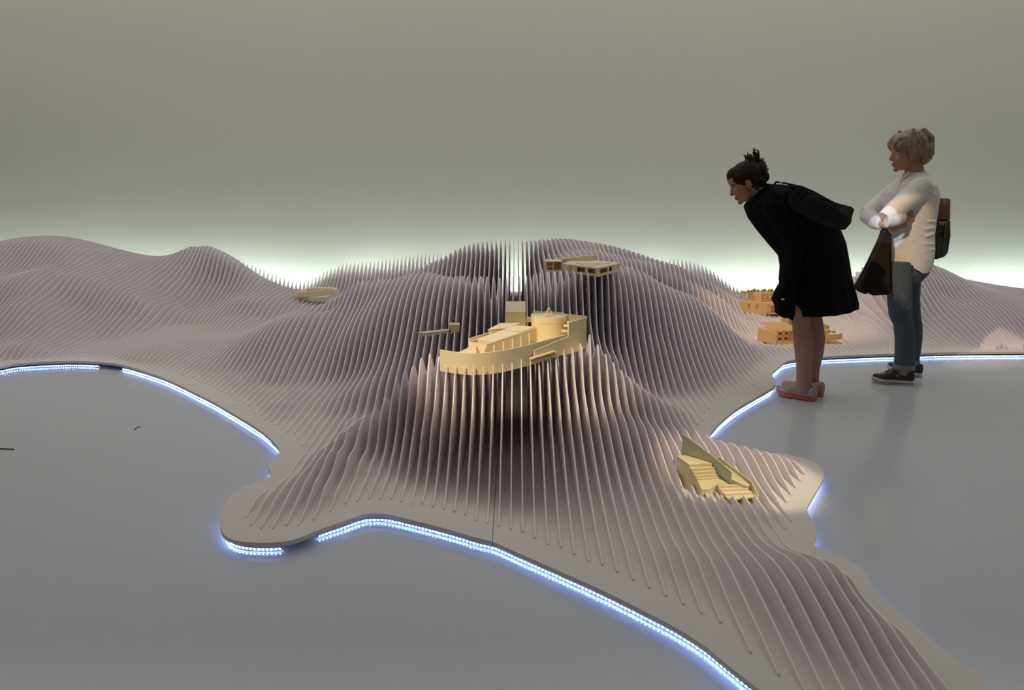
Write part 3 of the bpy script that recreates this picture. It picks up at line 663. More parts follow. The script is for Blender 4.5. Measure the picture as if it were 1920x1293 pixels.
M['wood_warm_lit'] = mat('basswood_warm_lit', (0.74, 0.50, 0.24), 0.6, 0.3, noise=(20, 0.08))  # house wood with the orange of the warm light put into its colour
M['wood_warm_lit2'] = mat('basswood_warm_lit_flat', (0.62, 0.44, 0.22), 0.65, 0.3, noise=(20, 0.08))  # duller tone for flat parts, same warm light in the colour
def upper_right_house():
    t = empty('two_storey_house_model', (2.5, 7.25, .1))
    tag(t, 'two-storey wooden house model with roof garden in the right valley, behind the bending woman', 'building model')
    bm = bmesh.new(); add_prism(bm, [(2.274, 7.24), (2.50, 7.12), (2.74, 7.15), (2.74, 7.40), (2.40, 7.40)], .09, .205); wpart('lower_block', bm, M['wood_warm_lit'], t)
    window_wall(t, (2.50, 7.112), (2.62, 7.115), .10, .19, 1, 1, M['wood_warm_lit'], 'porch', .12)
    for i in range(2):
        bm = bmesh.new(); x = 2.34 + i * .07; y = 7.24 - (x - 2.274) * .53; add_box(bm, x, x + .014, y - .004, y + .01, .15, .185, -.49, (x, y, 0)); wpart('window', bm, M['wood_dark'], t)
    bm = bmesh.new(); add_prism(bm, [(2.39, 7.26), (2.47, 7.22), (2.70, 7.24), (2.70, 7.38), (2.39, 7.38)], .205, .29); wpart('upper_block', bm, M['wood_warm_lit'], t)
    window_wall(t, (2.47, 7.212), (2.69, 7.232), .208, .283, 4, 2, M['wood_warm_lit'], 'facade', .25)
    bm = bmesh.new()
    for x, y in [(2.315, 7.26), (2.385, 7.23), (2.315, 7.37), (2.385, 7.37)]: add_box(bm, x, x + .008, y, y + .008, .205, .288)
    add_box(bm, 2.315, 2.393, 7.26, 7.268, .28, .29); add_box(bm, 2.315, 2.393, 7.37, 7.378, .28, .29); add_box(bm, 2.315, 2.323, 7.26, 7.378, .28, .29)
    wpart('roof_terrace_frame', bm, M['wood_warm_lit2'], t)
    rnd = random.Random(4)
    for i in range(9):
        bm = bmesh.new(); x = 2.36 + i * .035; bmesh.ops.create_icosphere(bm, subdivisions=1, radius=.016 + rnd.random() * .006, matrix=Matrix.Translation((x, 7.29 + rnd.random() * .05, .297 + rnd.random() * .006)))
        wpart('roof_shrub', bm, M['shrub'], t)
M['shrub'] = mat('dried_foliage', (0.34, 0.27, 0.12), 0.9, 0.1, noise=(90, 0.3))
upper_right_house()
box_seat(2.26, 2.76, 7.08, 7.42, .095)

def lower_right_house():
    t = empty('slatted_roof_house_model', (2.4, 6.02, .05))
    tag(t, 'slatted-roof wooden house model on the right shore behind the bare legs', 'building model')
    bm = bmesh.new(); add_prism(bm, [(2.078, 6.10), (2.10, 6.02), (2.185, 5.935), (2.185, 6.10)], .06, .172); wpart('end_wall', bm, M['wood_warm_lit'], t)
    window_wall(t, (2.185, 5.935), (2.30, 5.955), .085, .172, 2, 2, M['wood_warm_lit'], 'facade', .22)
    bm = bmesh.new(); add_prism(bm, [(2.185, 5.95), (2.44, 5.99), (2.44, 6.14), (2.10, 6.14)], .06, .160); wpart('main_block', bm, M['wood_warm_lit2'], t)
    bm = bmesh.new(); add_prism(bm, [(2.11, 6.13), (2.187, 5.952), (2.42, 5.99), (2.42, 6.13)], .161, .164); wpart('slat_shade_sheet', bm, M['wood_dark'], t)  # dark sheet that paints the shade beneath the slats
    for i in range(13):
        bm = bmesh.new(); x = 2.095 + i * .0175; add_prism(bm, [(x, 6.14), (x + .09, 5.94), (x + .097, 5.94), (x + .007, 6.14)], [.205, .172, .172, .205], [.211, .178, .178, .211]); wpart('roof_slat', bm, M['wood_warm_lit'], t)
    bm = bmesh.new(); add_wall(bm, [(2.188, 5.925), (2.34, 5.945), (2.40, 5.97)], .006, .055, .092); wpart('terrace_parapet', bm, M['wood_warm_lit'], t)
    bm = bmesh.new(); add_prism(bm, [(2.19, 5.93), (2.40, 5.955), (2.76, 5.99), (2.76, 6.12), (2.19, 6.1)], .050, .062); wpart('terrace', bm, M['wood_warm_lit2'], t)
    bm = bmesh.new(); add_prism(bm, [(2.44, 6.12), (2.55, 6.05), (2.68, 6.08), (2.60, 6.2)], .06, [.24, .235, .19, .22]); wpart('gable', bm, M['wood_warm_lit'], t)
    bm = bmesh.new(); add_wall(bm, [(2.59, 5.955), (2.715, 5.965), (2.76, 6.0)], .006, .10, .142); add_prism(bm, [(2.59, 5.96), (2.72, 5.97), (2.76, 6.0), (2.60, 6.03)], .095, .103); wpart('pool_deck', bm, M['wood_warm_lit'], t)
    bm = bmesh.new(); add_box(bm, 2.615, 2.66, 6.0, 6.03, .142, .17); add_box(bm, 2.68, 2.70, 6.0, 6.03, .142, .162); wpart('garden_blocks', bm, M['wood_warm_lit2'], t)
    bm = bmesh.new(); add_prism(bm, [(2.31, 6.2), (2.36, 6.16), (2.40, 6.2)], .17, [.24, .29, .24]); wpart('chimney', bm, M['wood_warm_lit2'], t)
lower_right_house()
box_seat(2.06, 2.78, 5.90, 6.22, .058)

M['glass'] = mat('green_acrylic', (0.62, 0.66, 0.42), 0.25, 0.5)
def terrace_house():
    t = empty('stepped_terrace_model', (.9, 3.05, .06))
    tag(t, 'stepped wooden terrace building model with green screen wall on the right headland', 'building model')
    A, B_, C_, D = (.754, 3.181), (.865, 3.206), (.893, 3.09), (.785, 3.074)
    bm = bmesh.new(); add_prism(bm, [A, D, C_, B_], .05, .165); wpart('upper_platform', bm, M['wood'], t)
    steps = [((.785, 3.074), (.893, 3.09), .150), ((.793, 3.064), (.897, 3.082), .137), ((.80, 3.055), (.902, 3.074), .124), ((.806, 3.046), (.908, 3.066), .114)]
    for i, (p, q, z) in enumerate(steps):
        bm = bmesh.new(); add_prism(bm, [p, (p[0] + .010, p[1] - .014), (q[0] + .010, q[1] - .014), q], .05, z); wpart('step', bm, M['wood'], t)
    bm = bmesh.new(); add_prism(bm, [(.815, 3.034), (.826, 2.99), (.862, 2.995), (.90, 3.02), (.95, 3.022), (.916, 3.054)], .05, [.108, .082, .082, .094, .098, .108]); wpart('ramp', bm, M['wood'], t)
    low = [((.898, 3.022), (.998, 3.023), .093), ((.903, 3.0), (1.015, 3.007), .086), ((.908, 2.976), (1.033, 2.989), .080), ((.918, 2.945), (1.044, 2.965), .072)]
    for i, (p, q, z) in enumerate(low):
        nxt = low[i + 1] if i + 1 < len(low) else ((.929, 2.912), (1.052, 2.937), 0)
        bm = bmesh.new(); add_prism(bm, [p, nxt[0], nxt[1], q], .066 if i > 1 else .05, z); wpart('lower_step', bm, M['wood'], t)
    bm = bmesh.new(); add_wall(bm, [(.782, 3.215), (.90, 3.09), (.962, 3.02)], .004, .10, [.262, .195, .152]); wpart('screen_wall', bm, M['glass'], t)
    bm = bmesh.new(); add_prism(bm, [(.915, 3.095), (.952, 3.038), (1.025, 2.995), (1.045, 3.012), (.965, 3.085)], .08, [.170, .118, .096, .096, .150]); wpart('side_roof', bm, M['wood2'], t)
    bm = bmesh.new(); add_wall(bm, [(.925, 3.11), (1.05, 3.015), (1.06, 2.94)], .004, .06, [.19, .11, .076]); wpart('side_wall', bm, M['wood'], t)
    for x, y, z in [(.872, 3.13, .165), (.880, 3.125, .165), (.842, 3.05, .118)]:
        bm = bmesh.new(); add_tube(bm, [(x, y, z), (x, y, z + .005), (x, y, z + .011), (x, y, z + .0145)], [.0018, .0024, .0022, .0012], 6); wpart('scale_figure', bm, M['fig'], t)
M['fig'] = mat('white_figure', (0.85, 0.82, 0.74), 0.6)
terrace_house()
def terrace_seat(x, y, h):
    if x < .745 or x > 1.065: return h
    z = np.interp(y, [2.9, 3.0, 3.1, 3.2], [.064, .066, .09, .10])
    return np.where((y > 2.925) & (y < 3.225), np.minimum(h, z), h)
SEATS.append(terrace_seat)

def white_steps():
    t = empty('white_stepped_block_model', (3.7, 8.25, .1))
    tag(t, 'small white stepped block at the far edge, left of the dark jacket', 'building model')
    for i in range(5):
        bm = bmesh.new(); add_box(bm, 3.82 + i * .06, 4.32, 8.40, 8.52, .12 + i * .055, .175 + i * .055); wpart('step', bm, M['fin'], t)
white_steps()
box_seat(3.80, 4.34, 8.36, 8.56, .118)

def make_fins():
    inner = offset_poly(shore, 0.05)
    open_shore = shore[(shore[:, 1] < 8.4) & (np.abs(shore[:, 0]) < 6.7)]
    j0 = int(math.floor(-6.95 / PITCH_X)); j1 = int(6.7 / PITCH_X)
    ys = np.arange(1.4, 8.76, 0.025)
    for j in range(j0, j1 + 1):
        x = PITCH_X * (j + 0.625)
        rear = 8.74 if x < -1.6 else (8.54 if x > 1.6 else 8.74 - 0.2 * (x + 1.6) / 3.2)
        yy = ys[ys < rear]
        if abs(x) < 0.46: yy = np.union1d(yy, np.arange(3.35, 4.42, 0.005))
        if 0.2 < x < 0.8: yy = np.union1d(yy, np.arange(4.95, 5.62, 0.006))
        if 0.7 < x < 1.1: yy = np.union1d(yy, np.arange(2.88, 3.26, 0.006))
        yy = np.r_[yy, rear]
        h = HEIGHT(np.full(yy.shape, x), yy)
        dd = np.sqrt(((np.c_[np.full(yy.shape, x), yy][:, None, :] - open_shore[None]) ** 2).sum(-1).min(1))
        q = np.clip((dd - 0.05) / 0.25, 0, 1)
        h = np.maximum(h, PLATE_TOP + 0.026 * q * q * (3 - 2 * q))
        for fn in SEATS:
            h = fn(x, yy, h)
        ok = inside(inner, np.full(yy.shape, x), yy - np.where(yy > 8.4, 0.06, 0)) & (h > PLATE_TOP + 0.005)
        segs = []; i = 0
        while i < len(yy):
            if ok[i]:
                k = i
                while k + 1 < len(yy) and ok[k + 1]: k += 1
                if yy[k] - yy[i] > 0.12: segs.append((i, k))
                i = k + 1
            else: i += 1
        if not segs: continue
        V = []; Fc = []
        for a, b in segs:
            prof = [(yy[a], PLATE_TOP)]
            if h[a] - PLATE_TOP > 0.012: prof.append((yy[a], PLATE_TOP + 0.008))
            prof += [(yy[q], h[q]) for q in range(a, b + 1)]
            base = len(V); m = len(prof)
            for sx in (-FIN_T / 2, FIN_T / 2):
                V += [(x + sx, p[0] - 5.6, PLATE_TOP) for p in prof]
                V += [(x + sx, p[0] - 5.6, p[1]) for p in prof]
            L0, L1, R0, R1 = base, base + m, base + 2 * m, base + 3 * m
            for q in range(m - 1):
                if prof[q + 1][0] > prof[q][0] + 1e-6:
                    Fc.append((L0 + q, L1 + q, L1 + q + 1, L0 + q + 1))
                    Fc.append((R0 + q, R0 + q + 1, R1 + q + 1, R1 + q))
                Fc.append((L1 + q, R1 + q, R1 + q + 1, L1 + q + 1))
            Fc.append((L0, R0, R1, L1)); Fc.append((L0 + m - 1, L1 + m - 1, R1 + m - 1, R0 + m - 1))
        link_mesh('fin', V, Fc, M['fin'], landscape)
make_fins()

# ------------------------------------------------------------------ fluorescent battens behind the model
M['tube'] = mat('fluorescent_tube', (0.9, 0.95, 0.92), 0.4, emission=(0.86, 1.0, 0.93, 40.0))
M['batten'] = mat('batten_white_metal', (0.75, 0.75, 0.74), 0.4)
def battens():
    for i in range(9):
        x = -6.6 + i * 1.62
        t = empty('fluorescent_batten', (x, 8.94, 0))
        bm = bmesh.new(); add_box(bm, -.78, .78, -.055, -.02, 0, .035)
        bm_obj('housing', bm, M['batten'], t)
        bm = bmesh.new(); add_tube(bm, [(-.76, 0, .018), (.76, 0, .018)], .013, 10)
        bm_obj('tube', bm, M['tube'], t, True)
        bm = bmesh.new()
        for s in (-.77, .77): add_box(bm, s - .012, s + .012, -.02, .014, 0, .034)
        bm_obj('lamp_holder', bm, M['batten'], t)
        tag(t, ('leftmost', 'second from left', 'third from left', 'fourth from left', 'middle', 'fourth from right', 'third from right', 'second from right', 'rightmost')[i] + ' fluorescent batten on the floor between model and back wall', 'light', 'fluorescent battens behind the model')
battens()

# ------------------------------------------------------------------ LED tape under the shoreline edge
M['tape'] = mat('led_tape', (0.55, 0.6, 0.75), 0.4)
M['diode'] = mat('led_diode', (0.9, 0.95, 1.0), 0.3, emission=(0.30, 0.46, 1.0, LED_E))
M['cable'] = mat('black_cable', (0.02, 0.02, 0.02), 0.6)

def led_strips():
    line = offset_poly(shore, 0.020)
    # resample by arc length
    d = np.r_[0, np.cumsum(np.hypot(*np.diff(line, axis=0).T))]
    s = np.arange(0, d[-1], 0.01667)
    P = np.c_[np.interp(s, d, line[:, 0]), np.interp(s, d, line[:, 1])]
    T = np.gradient(P, axis=0); T /= np.linalg.norm(T, axis=1)[:, None] + 1e-9
    a = np.array(shore)
    area = 0.5 * np.sum(a[:, 0] * np.roll(a[:, 1], -1) - np.roll(a[:, 0], -1) * a[:, 1])
    N = np.c_[T[:, 1], -T[:, 0]] * (1 if area > 0 else -1)      # outward
    vis = (P[:, 1] < 8.2) & (P[:, 0] > -6.3) & (P[:, 0] < 6.4)
    dark = ((P[:, 0] > -2.98 - .22) & (P[:, 0] < -2.98) & (P[:, 1] > 5.0)) | ((P[:, 0] > -.92) & (P[:, 0] < -.80) & (P[:, 1] < 2.75) & (P[:, 1] > 2.4))
    names = ['blue-white LED strip along the far left bay', 'blue-white LED strip along the left shore up to the headland', 'blue-white LED strip along the long front edge',
             'blue-white LED strip around the right headland', 'blue-white LED strip along the right bay behind the visitors', 'blue-white LED strip']
    def zone(i):
        x, y = P[i]
        if x < -3.0 and y > 3.9: return 0
        if x < -.86: return 1
        if y < 2.95 and x < .98 : return 2
        if x < 1.6 and y < 3.80: return 3
        return 4
    groups = {}
    for i in range(len(P)):
        if vis[i] and not dark[i]: groups.setdefault(zone(i), []).append(i)
    for z, idx in sorted(groups.items()):
        root = empty('led_strip', (*P[idx[len(idx) // 2]], 0))
        tag(root, names[z], 'led strip', 'LED strips under the model edge')
        V = []; Fc = []; TV = []; TF = []; prev = None
        for i in idx:
            p = Vector((*P[i], 0)); n = Vector((*N[i], 0)); t = Vector((*T[i], 0))
            c = p + Vector((0, 0, .0095)) - root.location
            o = len(V)
            for sn in (0.0, .0022):
                for st, sz in ((-.0016, -.0018), (.0016, -.0018), (.0016, .0018), (-.0016, .0018)):
                    V.append(c + n * sn + t * st + Vector((0, 0, sz)))
            Fc += [(o + 4, o + 5, o + 6, o + 7), (o, o + 1, o + 5, o + 4), (o + 1, o + 2, o + 6, o + 5), (o + 2, o + 3, o + 7, o + 6), (o + 3, o, o + 4, o + 7)]
            q = len(TV)
            TV += [c - n * .0005 - Vector((0, 0, .006)), c - n * .0005 + Vector((0, 0, .006)), c - n * .0020 + Vector((0, 0, .006)), c - n * .0020 - Vector((0, 0, .006))]
            if prev is not None and i == prev + 1:
                for k in range(4): TF.append((q - 4 + k, q - 4 + (k + 1) % 4, q + (k + 1) % 4, q + k))
            prev = i
        link_mesh('tape', TV, TF, M['tape'], root)
        o = link_mesh('diodes', V, Fc, M['diode'], root); tag(o, kind='stuff')
led_strips()

def floor_bits():
    bm = bmesh.new()
    add_tube(bm, [(-3.3, 3.71, .003), (-2.95, 3.685, .003), (-2.70, 3.662, .003)], .003, 6)
    tag(bm_obj('cable', bm, M['cable'], None, True), 'thin dark cable end lying on the grey floor at far left', 'cable')
    bm = bmesh.new()
    add_tube(bm, [(-2.205, 4.03, .002), (-2.215, 4.00, .002), (-2.214, 3.985, .002), (-2.203, 3.975, .002)], .002, 6)
    tag(bm_obj('wire_scrap', bm, M['cable'], None, True), 'tiny bent dark wire scrap on the floor of the left bay', 'wire')
floor_bits()

# ------------------------------------------------------------------ visitors: measured outlines (x, z in metres)
W1_DRESS = (((1.488,1.316,),(1.573,1.392,),0.058,),((1.503,1.296,),(1.61,1.385,),0.075,),((1.468,1.27,),(1.653,1.385,),0.13,),((1.453,1.24,),(1.714,1.378,),0.185,),((1.482,1.173,),(1.808,1.346,),0.195,),((1.541,1.099,),(1.908,1.28,),0.185,),((1.616,1.015,),(1.993,1.197,),0.17,),((1.694,0.933,),(2.064,1.103,),0.165,),((1.711,0.864,),(2.102,1.025,),0.18,),((1.714,0.778,),(2.131,0.916,),0.2,),((1.733,0.673,),(2.166,0.778,),0.215,),((1.76,0.603,),(2.195,0.663,),0.225,),((1.792,0.557,),(2.211,0.617,),0.23,),)
W1_LEG_NEAR = (((1.763,0.582,),(1.894,0.582,),),((1.789,0.488,),(1.898,0.498,),),((1.807,0.389,),(1.932,0.392,),),((1.823,0.3,),(1.935,0.307,),),((1.84,0.21,),(1.937,0.21,),),((1.846,0.144,),(1.941,0.148,),),((1.845,0.093,),(1.954,0.086,),),((1.841,0.053,),(1.959,0.039,),),)
W1_LEG_FAR = (((1.905,0.56,),(2.021,0.56,),),((1.931,0.463,),(2.047,0.467,),),((1.939,0.38,),(2.065,0.384,),),((1.944,0.288,),(2.065,0.281,),),((1.954,0.178,),(2.05,0.178,),),((1.96,0.111,),(2.05,0.111,),),((1.965,0.059,),(2.059,0.051,),),((1.968,0.029,),(2.062,0.021,),),)
W1_BAG = ((1.606,1.381,),(1.697,1.381,),(1.777,1.349,),(1.855,1.308,),(1.916,1.279,),(2.009,1.257,),(2.03,1.241,),(2.021,1.203,),(2.019,1.161,),(1.984,1.116,),(1.922,1.122,),(1.804,1.164,),(1.718,1.212,),(1.667,1.238,),(1.637,1.282,),(1.641,1.321,),(1.67,1.349,),)
W1_JACKET = ((1.664,0.786,),(1.635,0.728,),(1.619,0.677,),(1.643,0.636,),(1.647,0.591,),(1.682,0.567,),(1.698,0.581,),(1.728,0.553,),(1.738,0.591,),(1.741,0.677,),(1.718,0.779,),)
W1_HEAD = (1.442,1.398,)
W1_NECK = ((1.493,1.375,),(1.564,1.329,),)
W1_ARM = ((1.541,1.275,),(1.664,1.011,),(1.67,0.75,),)
W1_FOOT = ((1.966,4.552,),(1.76,4.706,),(2.055,4.655,),)
W2_SHIRT = (((2.646,1.459,),(2.786,1.466,),0.06,),((2.619,1.413,),(2.813,1.42,),0.13,),((2.594,1.374,),(2.841,1.377,),0.185,),((2.564,1.32,),(2.867,1.313,),0.2,),((2.552,1.238,),(2.872,1.224,),0.195,),((2.55,1.129,),(2.875,1.119,),0.18,),((2.55,1.038,),(2.876,1.038,),0.18,),((2.553,0.946,),(2.89,0.946,),0.185,),((2.553,0.879,),(2.892,0.872,),0.19,),((2.554,0.846,),(2.885,0.839,),0.19,),)
W2_LEG_NEAR = (((2.538,0.869,),(2.717,0.869,),),((2.557,0.733,),(2.73,0.733,),),((2.58,0.606,),(2.739,0.606,),),((2.605,0.486,),(2.756,0.494,),),((2.642,0.425,),(2.773,0.433,),),((2.666,0.322,),(2.798,0.323,),),((2.679,0.207,),(2.811,0.207,),),((2.683,0.133,),(2.818,0.133,),),)
W2_LEG_FAR = (((2.741,0.847,),(2.911,0.847,),),((2.758,0.706,),(2.902,0.714,),),((2.782,0.575,),(2.912,0.575,),),((2.805,0.45,),(2.933,0.458,),),((2.82,0.387,),(2.954,0.387,),),((2.833,0.28,),(2.968,0.28,),),((2.842,0.18,),(2.968,0.18,),),((2.846,0.116,),(2.968,0.116,),),)
W2_HEAD = (2.659,1.585,)
W2_NECK = ((2.69,1.54,),(2.721,1.434,),)
W2_ARM = ((2.624,1.359,),(2.376,1.149,),(2.537,1.182,),)
W2_ARM2 = ((2.726,1.353,),(2.516,1.194,),(2.492,1.112,),)
W2_JACKET = ((2.478,1.102,),(2.462,1.027,),(2.418,0.904,),(2.376,0.795,),(2.326,0.685,),(2.365,0.659,),(2.396,0.644,),(2.412,0.663,),(2.448,0.637,),(2.506,0.641,),(2.557,0.645,),(2.55,0.832,),(2.524,1.048,),)
W2_BAG = ((2.92,1.285,),(3.009,1.283,),(3.028,1.137,),(3.042,1.029,),(3.044,0.916,),(3.026,0.882,),(2.96,0.859,),(2.923,1.029,),)
W2_FOOT = ((2.803,4.938,),(2.548,5.011,),(2.958,5.127,),(2.837,5.352,),)

def fuse(name, bm, m, parent, voxel=0.005, smooth=6, world=True):
    """one continuous skin over overlapping closed shapes (voxel remesh, then smoothing)"""
    me = bpy.data.meshes.new('tmp'); bmesh.ops.recalc_face_normals(bm, faces=bm.faces); bm.to_mesh(me); bm.free()
    tmp = bpy.data.objects.new('tmp', me); COL.objects.link(tmp)
    r = tmp.modifiers.new('r', 'REMESH'); r.mode = 'VOXEL'; r.voxel_size = voxel; r.use_smooth_shade = True
    if smooth:
        s = tmp.modifiers.new('s', 'SMOOTH'); s.factor = 0.5; s.iterations = smooth
    dg = bpy.context.evaluated_depsgraph_get()
    me2 = bpy.data.meshes.new_from_object(tmp.evaluated_get(dg))
    bpy.data.objects.remove(tmp); bpy.data.meshes.remove(me)
    me2.name = name; me2.materials.clear(); me2.materials.append(m)
    me2.polygons.foreach_set('use_smooth', [True] * len(me2.polygons))
    o = bpy.data.objects.new(name, me2); COL.objects.link(o)
    if parent:
        o.parent = parent
        if parent.parent is None: o.matrix_parent_inverse = Matrix.Translation(-parent.location)
    return o

def add_loft(bm, secs, seg=28, power=2.0):
    """secs: (centre, half axis a, half axis b)"""
    rings = []
    for c, a, b in secs:
        c, a, b = Vector(c), Vector(a), Vector(b); ring = []
        for k in range(seg):
            f = 2 * math.pi * k / seg; cc, ss = math.cos(f), math.sin(f)
            e = 2.0 / power
            ring.append(bm.verts.new(c + a * math.copysign(abs(cc) ** e, cc) + b * math.copysign(abs(ss) ** e, ss)))
        rings.append(ring)
    for p, q in zip(rings, rings[1:]):
        for k in range(seg): bm.faces.new([p[k], p[(k + 1) % seg], q[(k + 1) % seg], q[k]])
    bm.faces.new(rings[0][::-1]); bm.faces.new(rings[-1])
    return rings

def add_ell(bm, c, r, mtx=None, sub=3):
    m = (mtx.to_4x4() if mtx else Matrix.Identity(4))
    bmesh.ops.create_icosphere(bm, subdivisions=sub, radius=1.0, matrix=Matrix.Translation(Vector(c)) @ m @ Matrix.Diagonal((*r, 1)))

def outline_secs(pairs, y, depth_scale=0.5, depths=None):
    out = []
    for i, pr in enumerate(pairs):
        f, b = pr[0], pr[1]
        c = ((f[0] + b[0]) / 2, y, (f[1] + b[1]) / 2)
        a = ((b[0] - f[0]) / 2, 0, (b[1] - f[1]) / 2)
        d = pr[2] if len(pr) > 2 else math.hypot(a[0], a[2]) * depth_scale
        out.append((c, a, (0, d, 0)))
    return out

class HeadFrame:
    def __init__(s, origin, tilt, scale, yaw=0.0):
        s.o = Vector(origin); s.k = scale
        R = Matrix.Rotation(yaw, 3, 'Z')
        s.f = R @ Vector((-math.cos(tilt), 0, -math.sin(tilt))); s.u = R @ Vector((-math.sin(tilt), 0, math.cos(tilt))); s.l = R @ Vector((0, -1, 0))
        s.m = Matrix((s.f, s.l, s.u)).transposed()
    def p(s, a, b, c): return s.o + (s.f * a + s.l * b + s.u * c) * s.k
    def ell(s, bm, c, r, sub=3): add_ell(bm, s.p(*c), [x * s.k for x in r], s.m, sub)
    def tube(s, bm, pts, r, seg=8): add_tube(bm, [s.p(*q) for q in pts], [x * s.k for x in r], seg)

def head_shapes(bm, h):
    h.ell(bm, (-.012, 0, .030), (.098, .074, .084), 4)
    h.ell(bm, (.034, 0, -.020), (.058, .060, .088), 4)
    h.ell(bm, (.038, 0, -.078), (.046, .046, .034))
    h.ell(bm, (.076, 0, -.100), (.017, .019, .016))
    h.ell(bm, (.060, 0, .045), (.036, .055, .04))
    h.ell(bm, (.080, 0, .014), (.014, .042, .010))
    h.tube(bm, [(.084, 0, .012), (.094, 0, -.008), (.107, 0, -.032), (.104, 0, -.040)], [.007, .0085, .0105, .008])
    for s in (-1, 1):
        h.ell(bm, (.096, s * .010, -.038), (.010, .007, .007))
        h.ell(bm, (.066, s * .036, -.032), (.022, .020, .022))
        h.ell(bm, (-.004, s * .074, -.012), (.019, .009, .030)); h.ell(bm, (.0, s * .073, -.034), (.010, .007, .012))
    h.ell(bm, (.089, 0, -.062), (.010, .021, .0065)); h.ell(bm, (.087, 0, -.074), (.010, .019, .0075))

def face_parts(h, root, body, lip, brow):
    for s in (-1, 1):
        bm = bmesh.new(); h.ell(bm, (.074, s * .030, -.001), (.0115, .0115, .0115)); e = fuse_plain('eye', bm, M['eye_white'], body)
        bm = bmesh.new(); h.ell(bm, (.0825, s * .031, -.002), (.0042, .0052, .0052)); fuse_plain('iris', bm, M['iris'], body)
        bm = bmesh.new(); h.tube(bm, [(.088, s * .014, .017), (.085, s * .032, .022), (.072, s * .047, .018)], [.0022, .0030, .0016], 6); fuse_plain('eyebrow', bm, brow, body)
        bm = bmesh.new(); h.tube(bm, [(.084, s * .018, .005), (.085, s * .030, .008), (.075, s * .043, .004)], [.0018, .0026, .0018], 6); fuse_plain('eyelid', bm, brow, body)
    bm = bmesh.new(); h.ell(bm, (.0915, 0, -.0628), (.009, .0195, .005)); h.ell(bm, (.0895, 0, -.0735), (.009, .0175, .006)); fuse_plain('lips', bm, lip, body)

def fuse_plain(name, bm, m, parent):
    o = bm_obj(name, bm, m, parent, True)
    if parent.parent is None: o.matrix_parent_inverse = Matrix.Translation(-parent.location)
    return o

def add_hand(bm, wrist, direction, palm_normal, size=1.0, curl=0.5, mirror=1):
    """palm, four bent fingers of different length and a thumb leaving the side of the palm"""
    d = Vector(direction).normalized(); n = Vector(palm_normal); n = (n - d * n.dot(d)).normalized(); s = d.cross(n) * mirror
    w = Vector(wrist); k = size
    rings = [(w, s * .024 * k, n * .017 * k), (w + d * .03 * k, s * .034 * k, n * .016 * k), (w + d * .065 * k, s * .040 * k, n * .014 * k), (w + d * .09 * k, s * .038 * k, n * .012 * k)]
    add_loft(bm, rings, 16)
    for i, (off, L) in enumerate([(.029, .066), (.010, .074), (-.010, .069), (-.029, .053)]):
        base = w + d * .082 * k + s * off * k
        a0 = curl * .6; pts = [base]; ang = 0; dirv = d
        for j, f in enumerate((.45, .32, .23)):
            ang += a0 + curl * .25 * j
            dirv = (d * math.cos(ang) + n * math.sin(ang)).normalized()
            pts.append(pts[-1] + dirv * L * f * k)
        add_tube(bm, pts, [.0088 * k, .0086 * k, .0078 * k, .0062 * k], 8)
    b = w + d * .025 * k + s * .030 * k
    add_tube(bm, [b, b + (s * .022 + d * .022 + n * .006) * k, b + (s * .030 + d * .048 + n * .018) * k, b + (s * .028 + d * .068 + n * .026) * k], [.012 * k, .0105 * k, .0092 * k, .007 * k], 8)

M['skin1'] = mat('skin_tanned', (0.40, 0.205, 0.135), 0.55, 0.4, noise=(14, 0.06))
M['skin2'] = mat('skin_light', (0.45, 0.235, 0.155), 0.55, 0.4, noise=(14, 0.06))
M['lip'] = mat('lips', (0.33, 0.12, 0.095), 0.45)
M['eye_white'] = mat('eye_white', (0.6, 0.57, 0.53), 0.25); M['iris'] = mat('iris', (0.06, 0.04, 0.03), 0.2)
M['hair_dark'] = mat('hair_dark_brown', (0.026, 0.014, 0.010), 0.7, 0.2, noise=(60, 0.4, (1, 1, .25)), bump=(120, .5, .004))
M['hair_blond'] = mat('hair_ash_blond', (0.27, 0.195, 0.115), 0.5, 0.4, noise=(45, 0.55, (1.2, .6, .35)), bump=(90, .6, .005))
M['brow_dark'] = mat('brow_dark', (0.05, 0.03, 0.02), 0.7); M['brow_light'] = mat('brow_light', (0.17, 0.11, 0.07), 0.7)
M['black_knit'] = mat('black_wool', (0.0055, 0.0055, 0.006), 0.95, 0.1, bump=(70, .3, .004))
M['black_bag'] = mat('black_canvas', (0.010, 0.010, 0.0095), 0.75, 0.25, bump=(40, .3, .004))
M['clip'] = mat('black_plastic', (0.004, 0.004, 0.005), 0.3); M['metal'] = mat('buckle_metal', (0.5, 0.5, 0.5), 0.3, metallic=1)
M['suede'] = mat('beige_suede', (0.43, 0.325, 0.25), 0.9, 0.15, noise=(40, 0.08)); M['coral'] = mat('coral_rubber', (0.62, 0.085, 0.045), 0.6); M['tread'] = mat('dark_tread', (0.03, 0.012, 0.02), 0.8)
M['shirt'] = mat('white_linen', (0.72, 0.675, 0.65), 0.85, 0.15, noise=(9, 0.03), bump=(16, .35, .018))
M['denim'] = mat('blue_denim', (0.085, 0.110, 0.130), 0.85, 0.2, noise=(10, 0.25), bump=(14, .4, .02)); M['denim_cuff'] = mat('denim_inside', (0.20, 0.24, 0.29), 0.9, 0.15)
M['brown_cloth'] = mat('dark_brown_jacket', (0.024, 0.019, 0.016), 0.95, 0.1, bump=(30, .3, .006))
M['leather_brown'] = mat('brown_leather', (0.20, 0.075, 0.028), 0.45); M['leather_black'] = mat('black_patent', (0.008, 0.0075, 0.006), 0.25, 0.6, bump=(9, .5, .01))
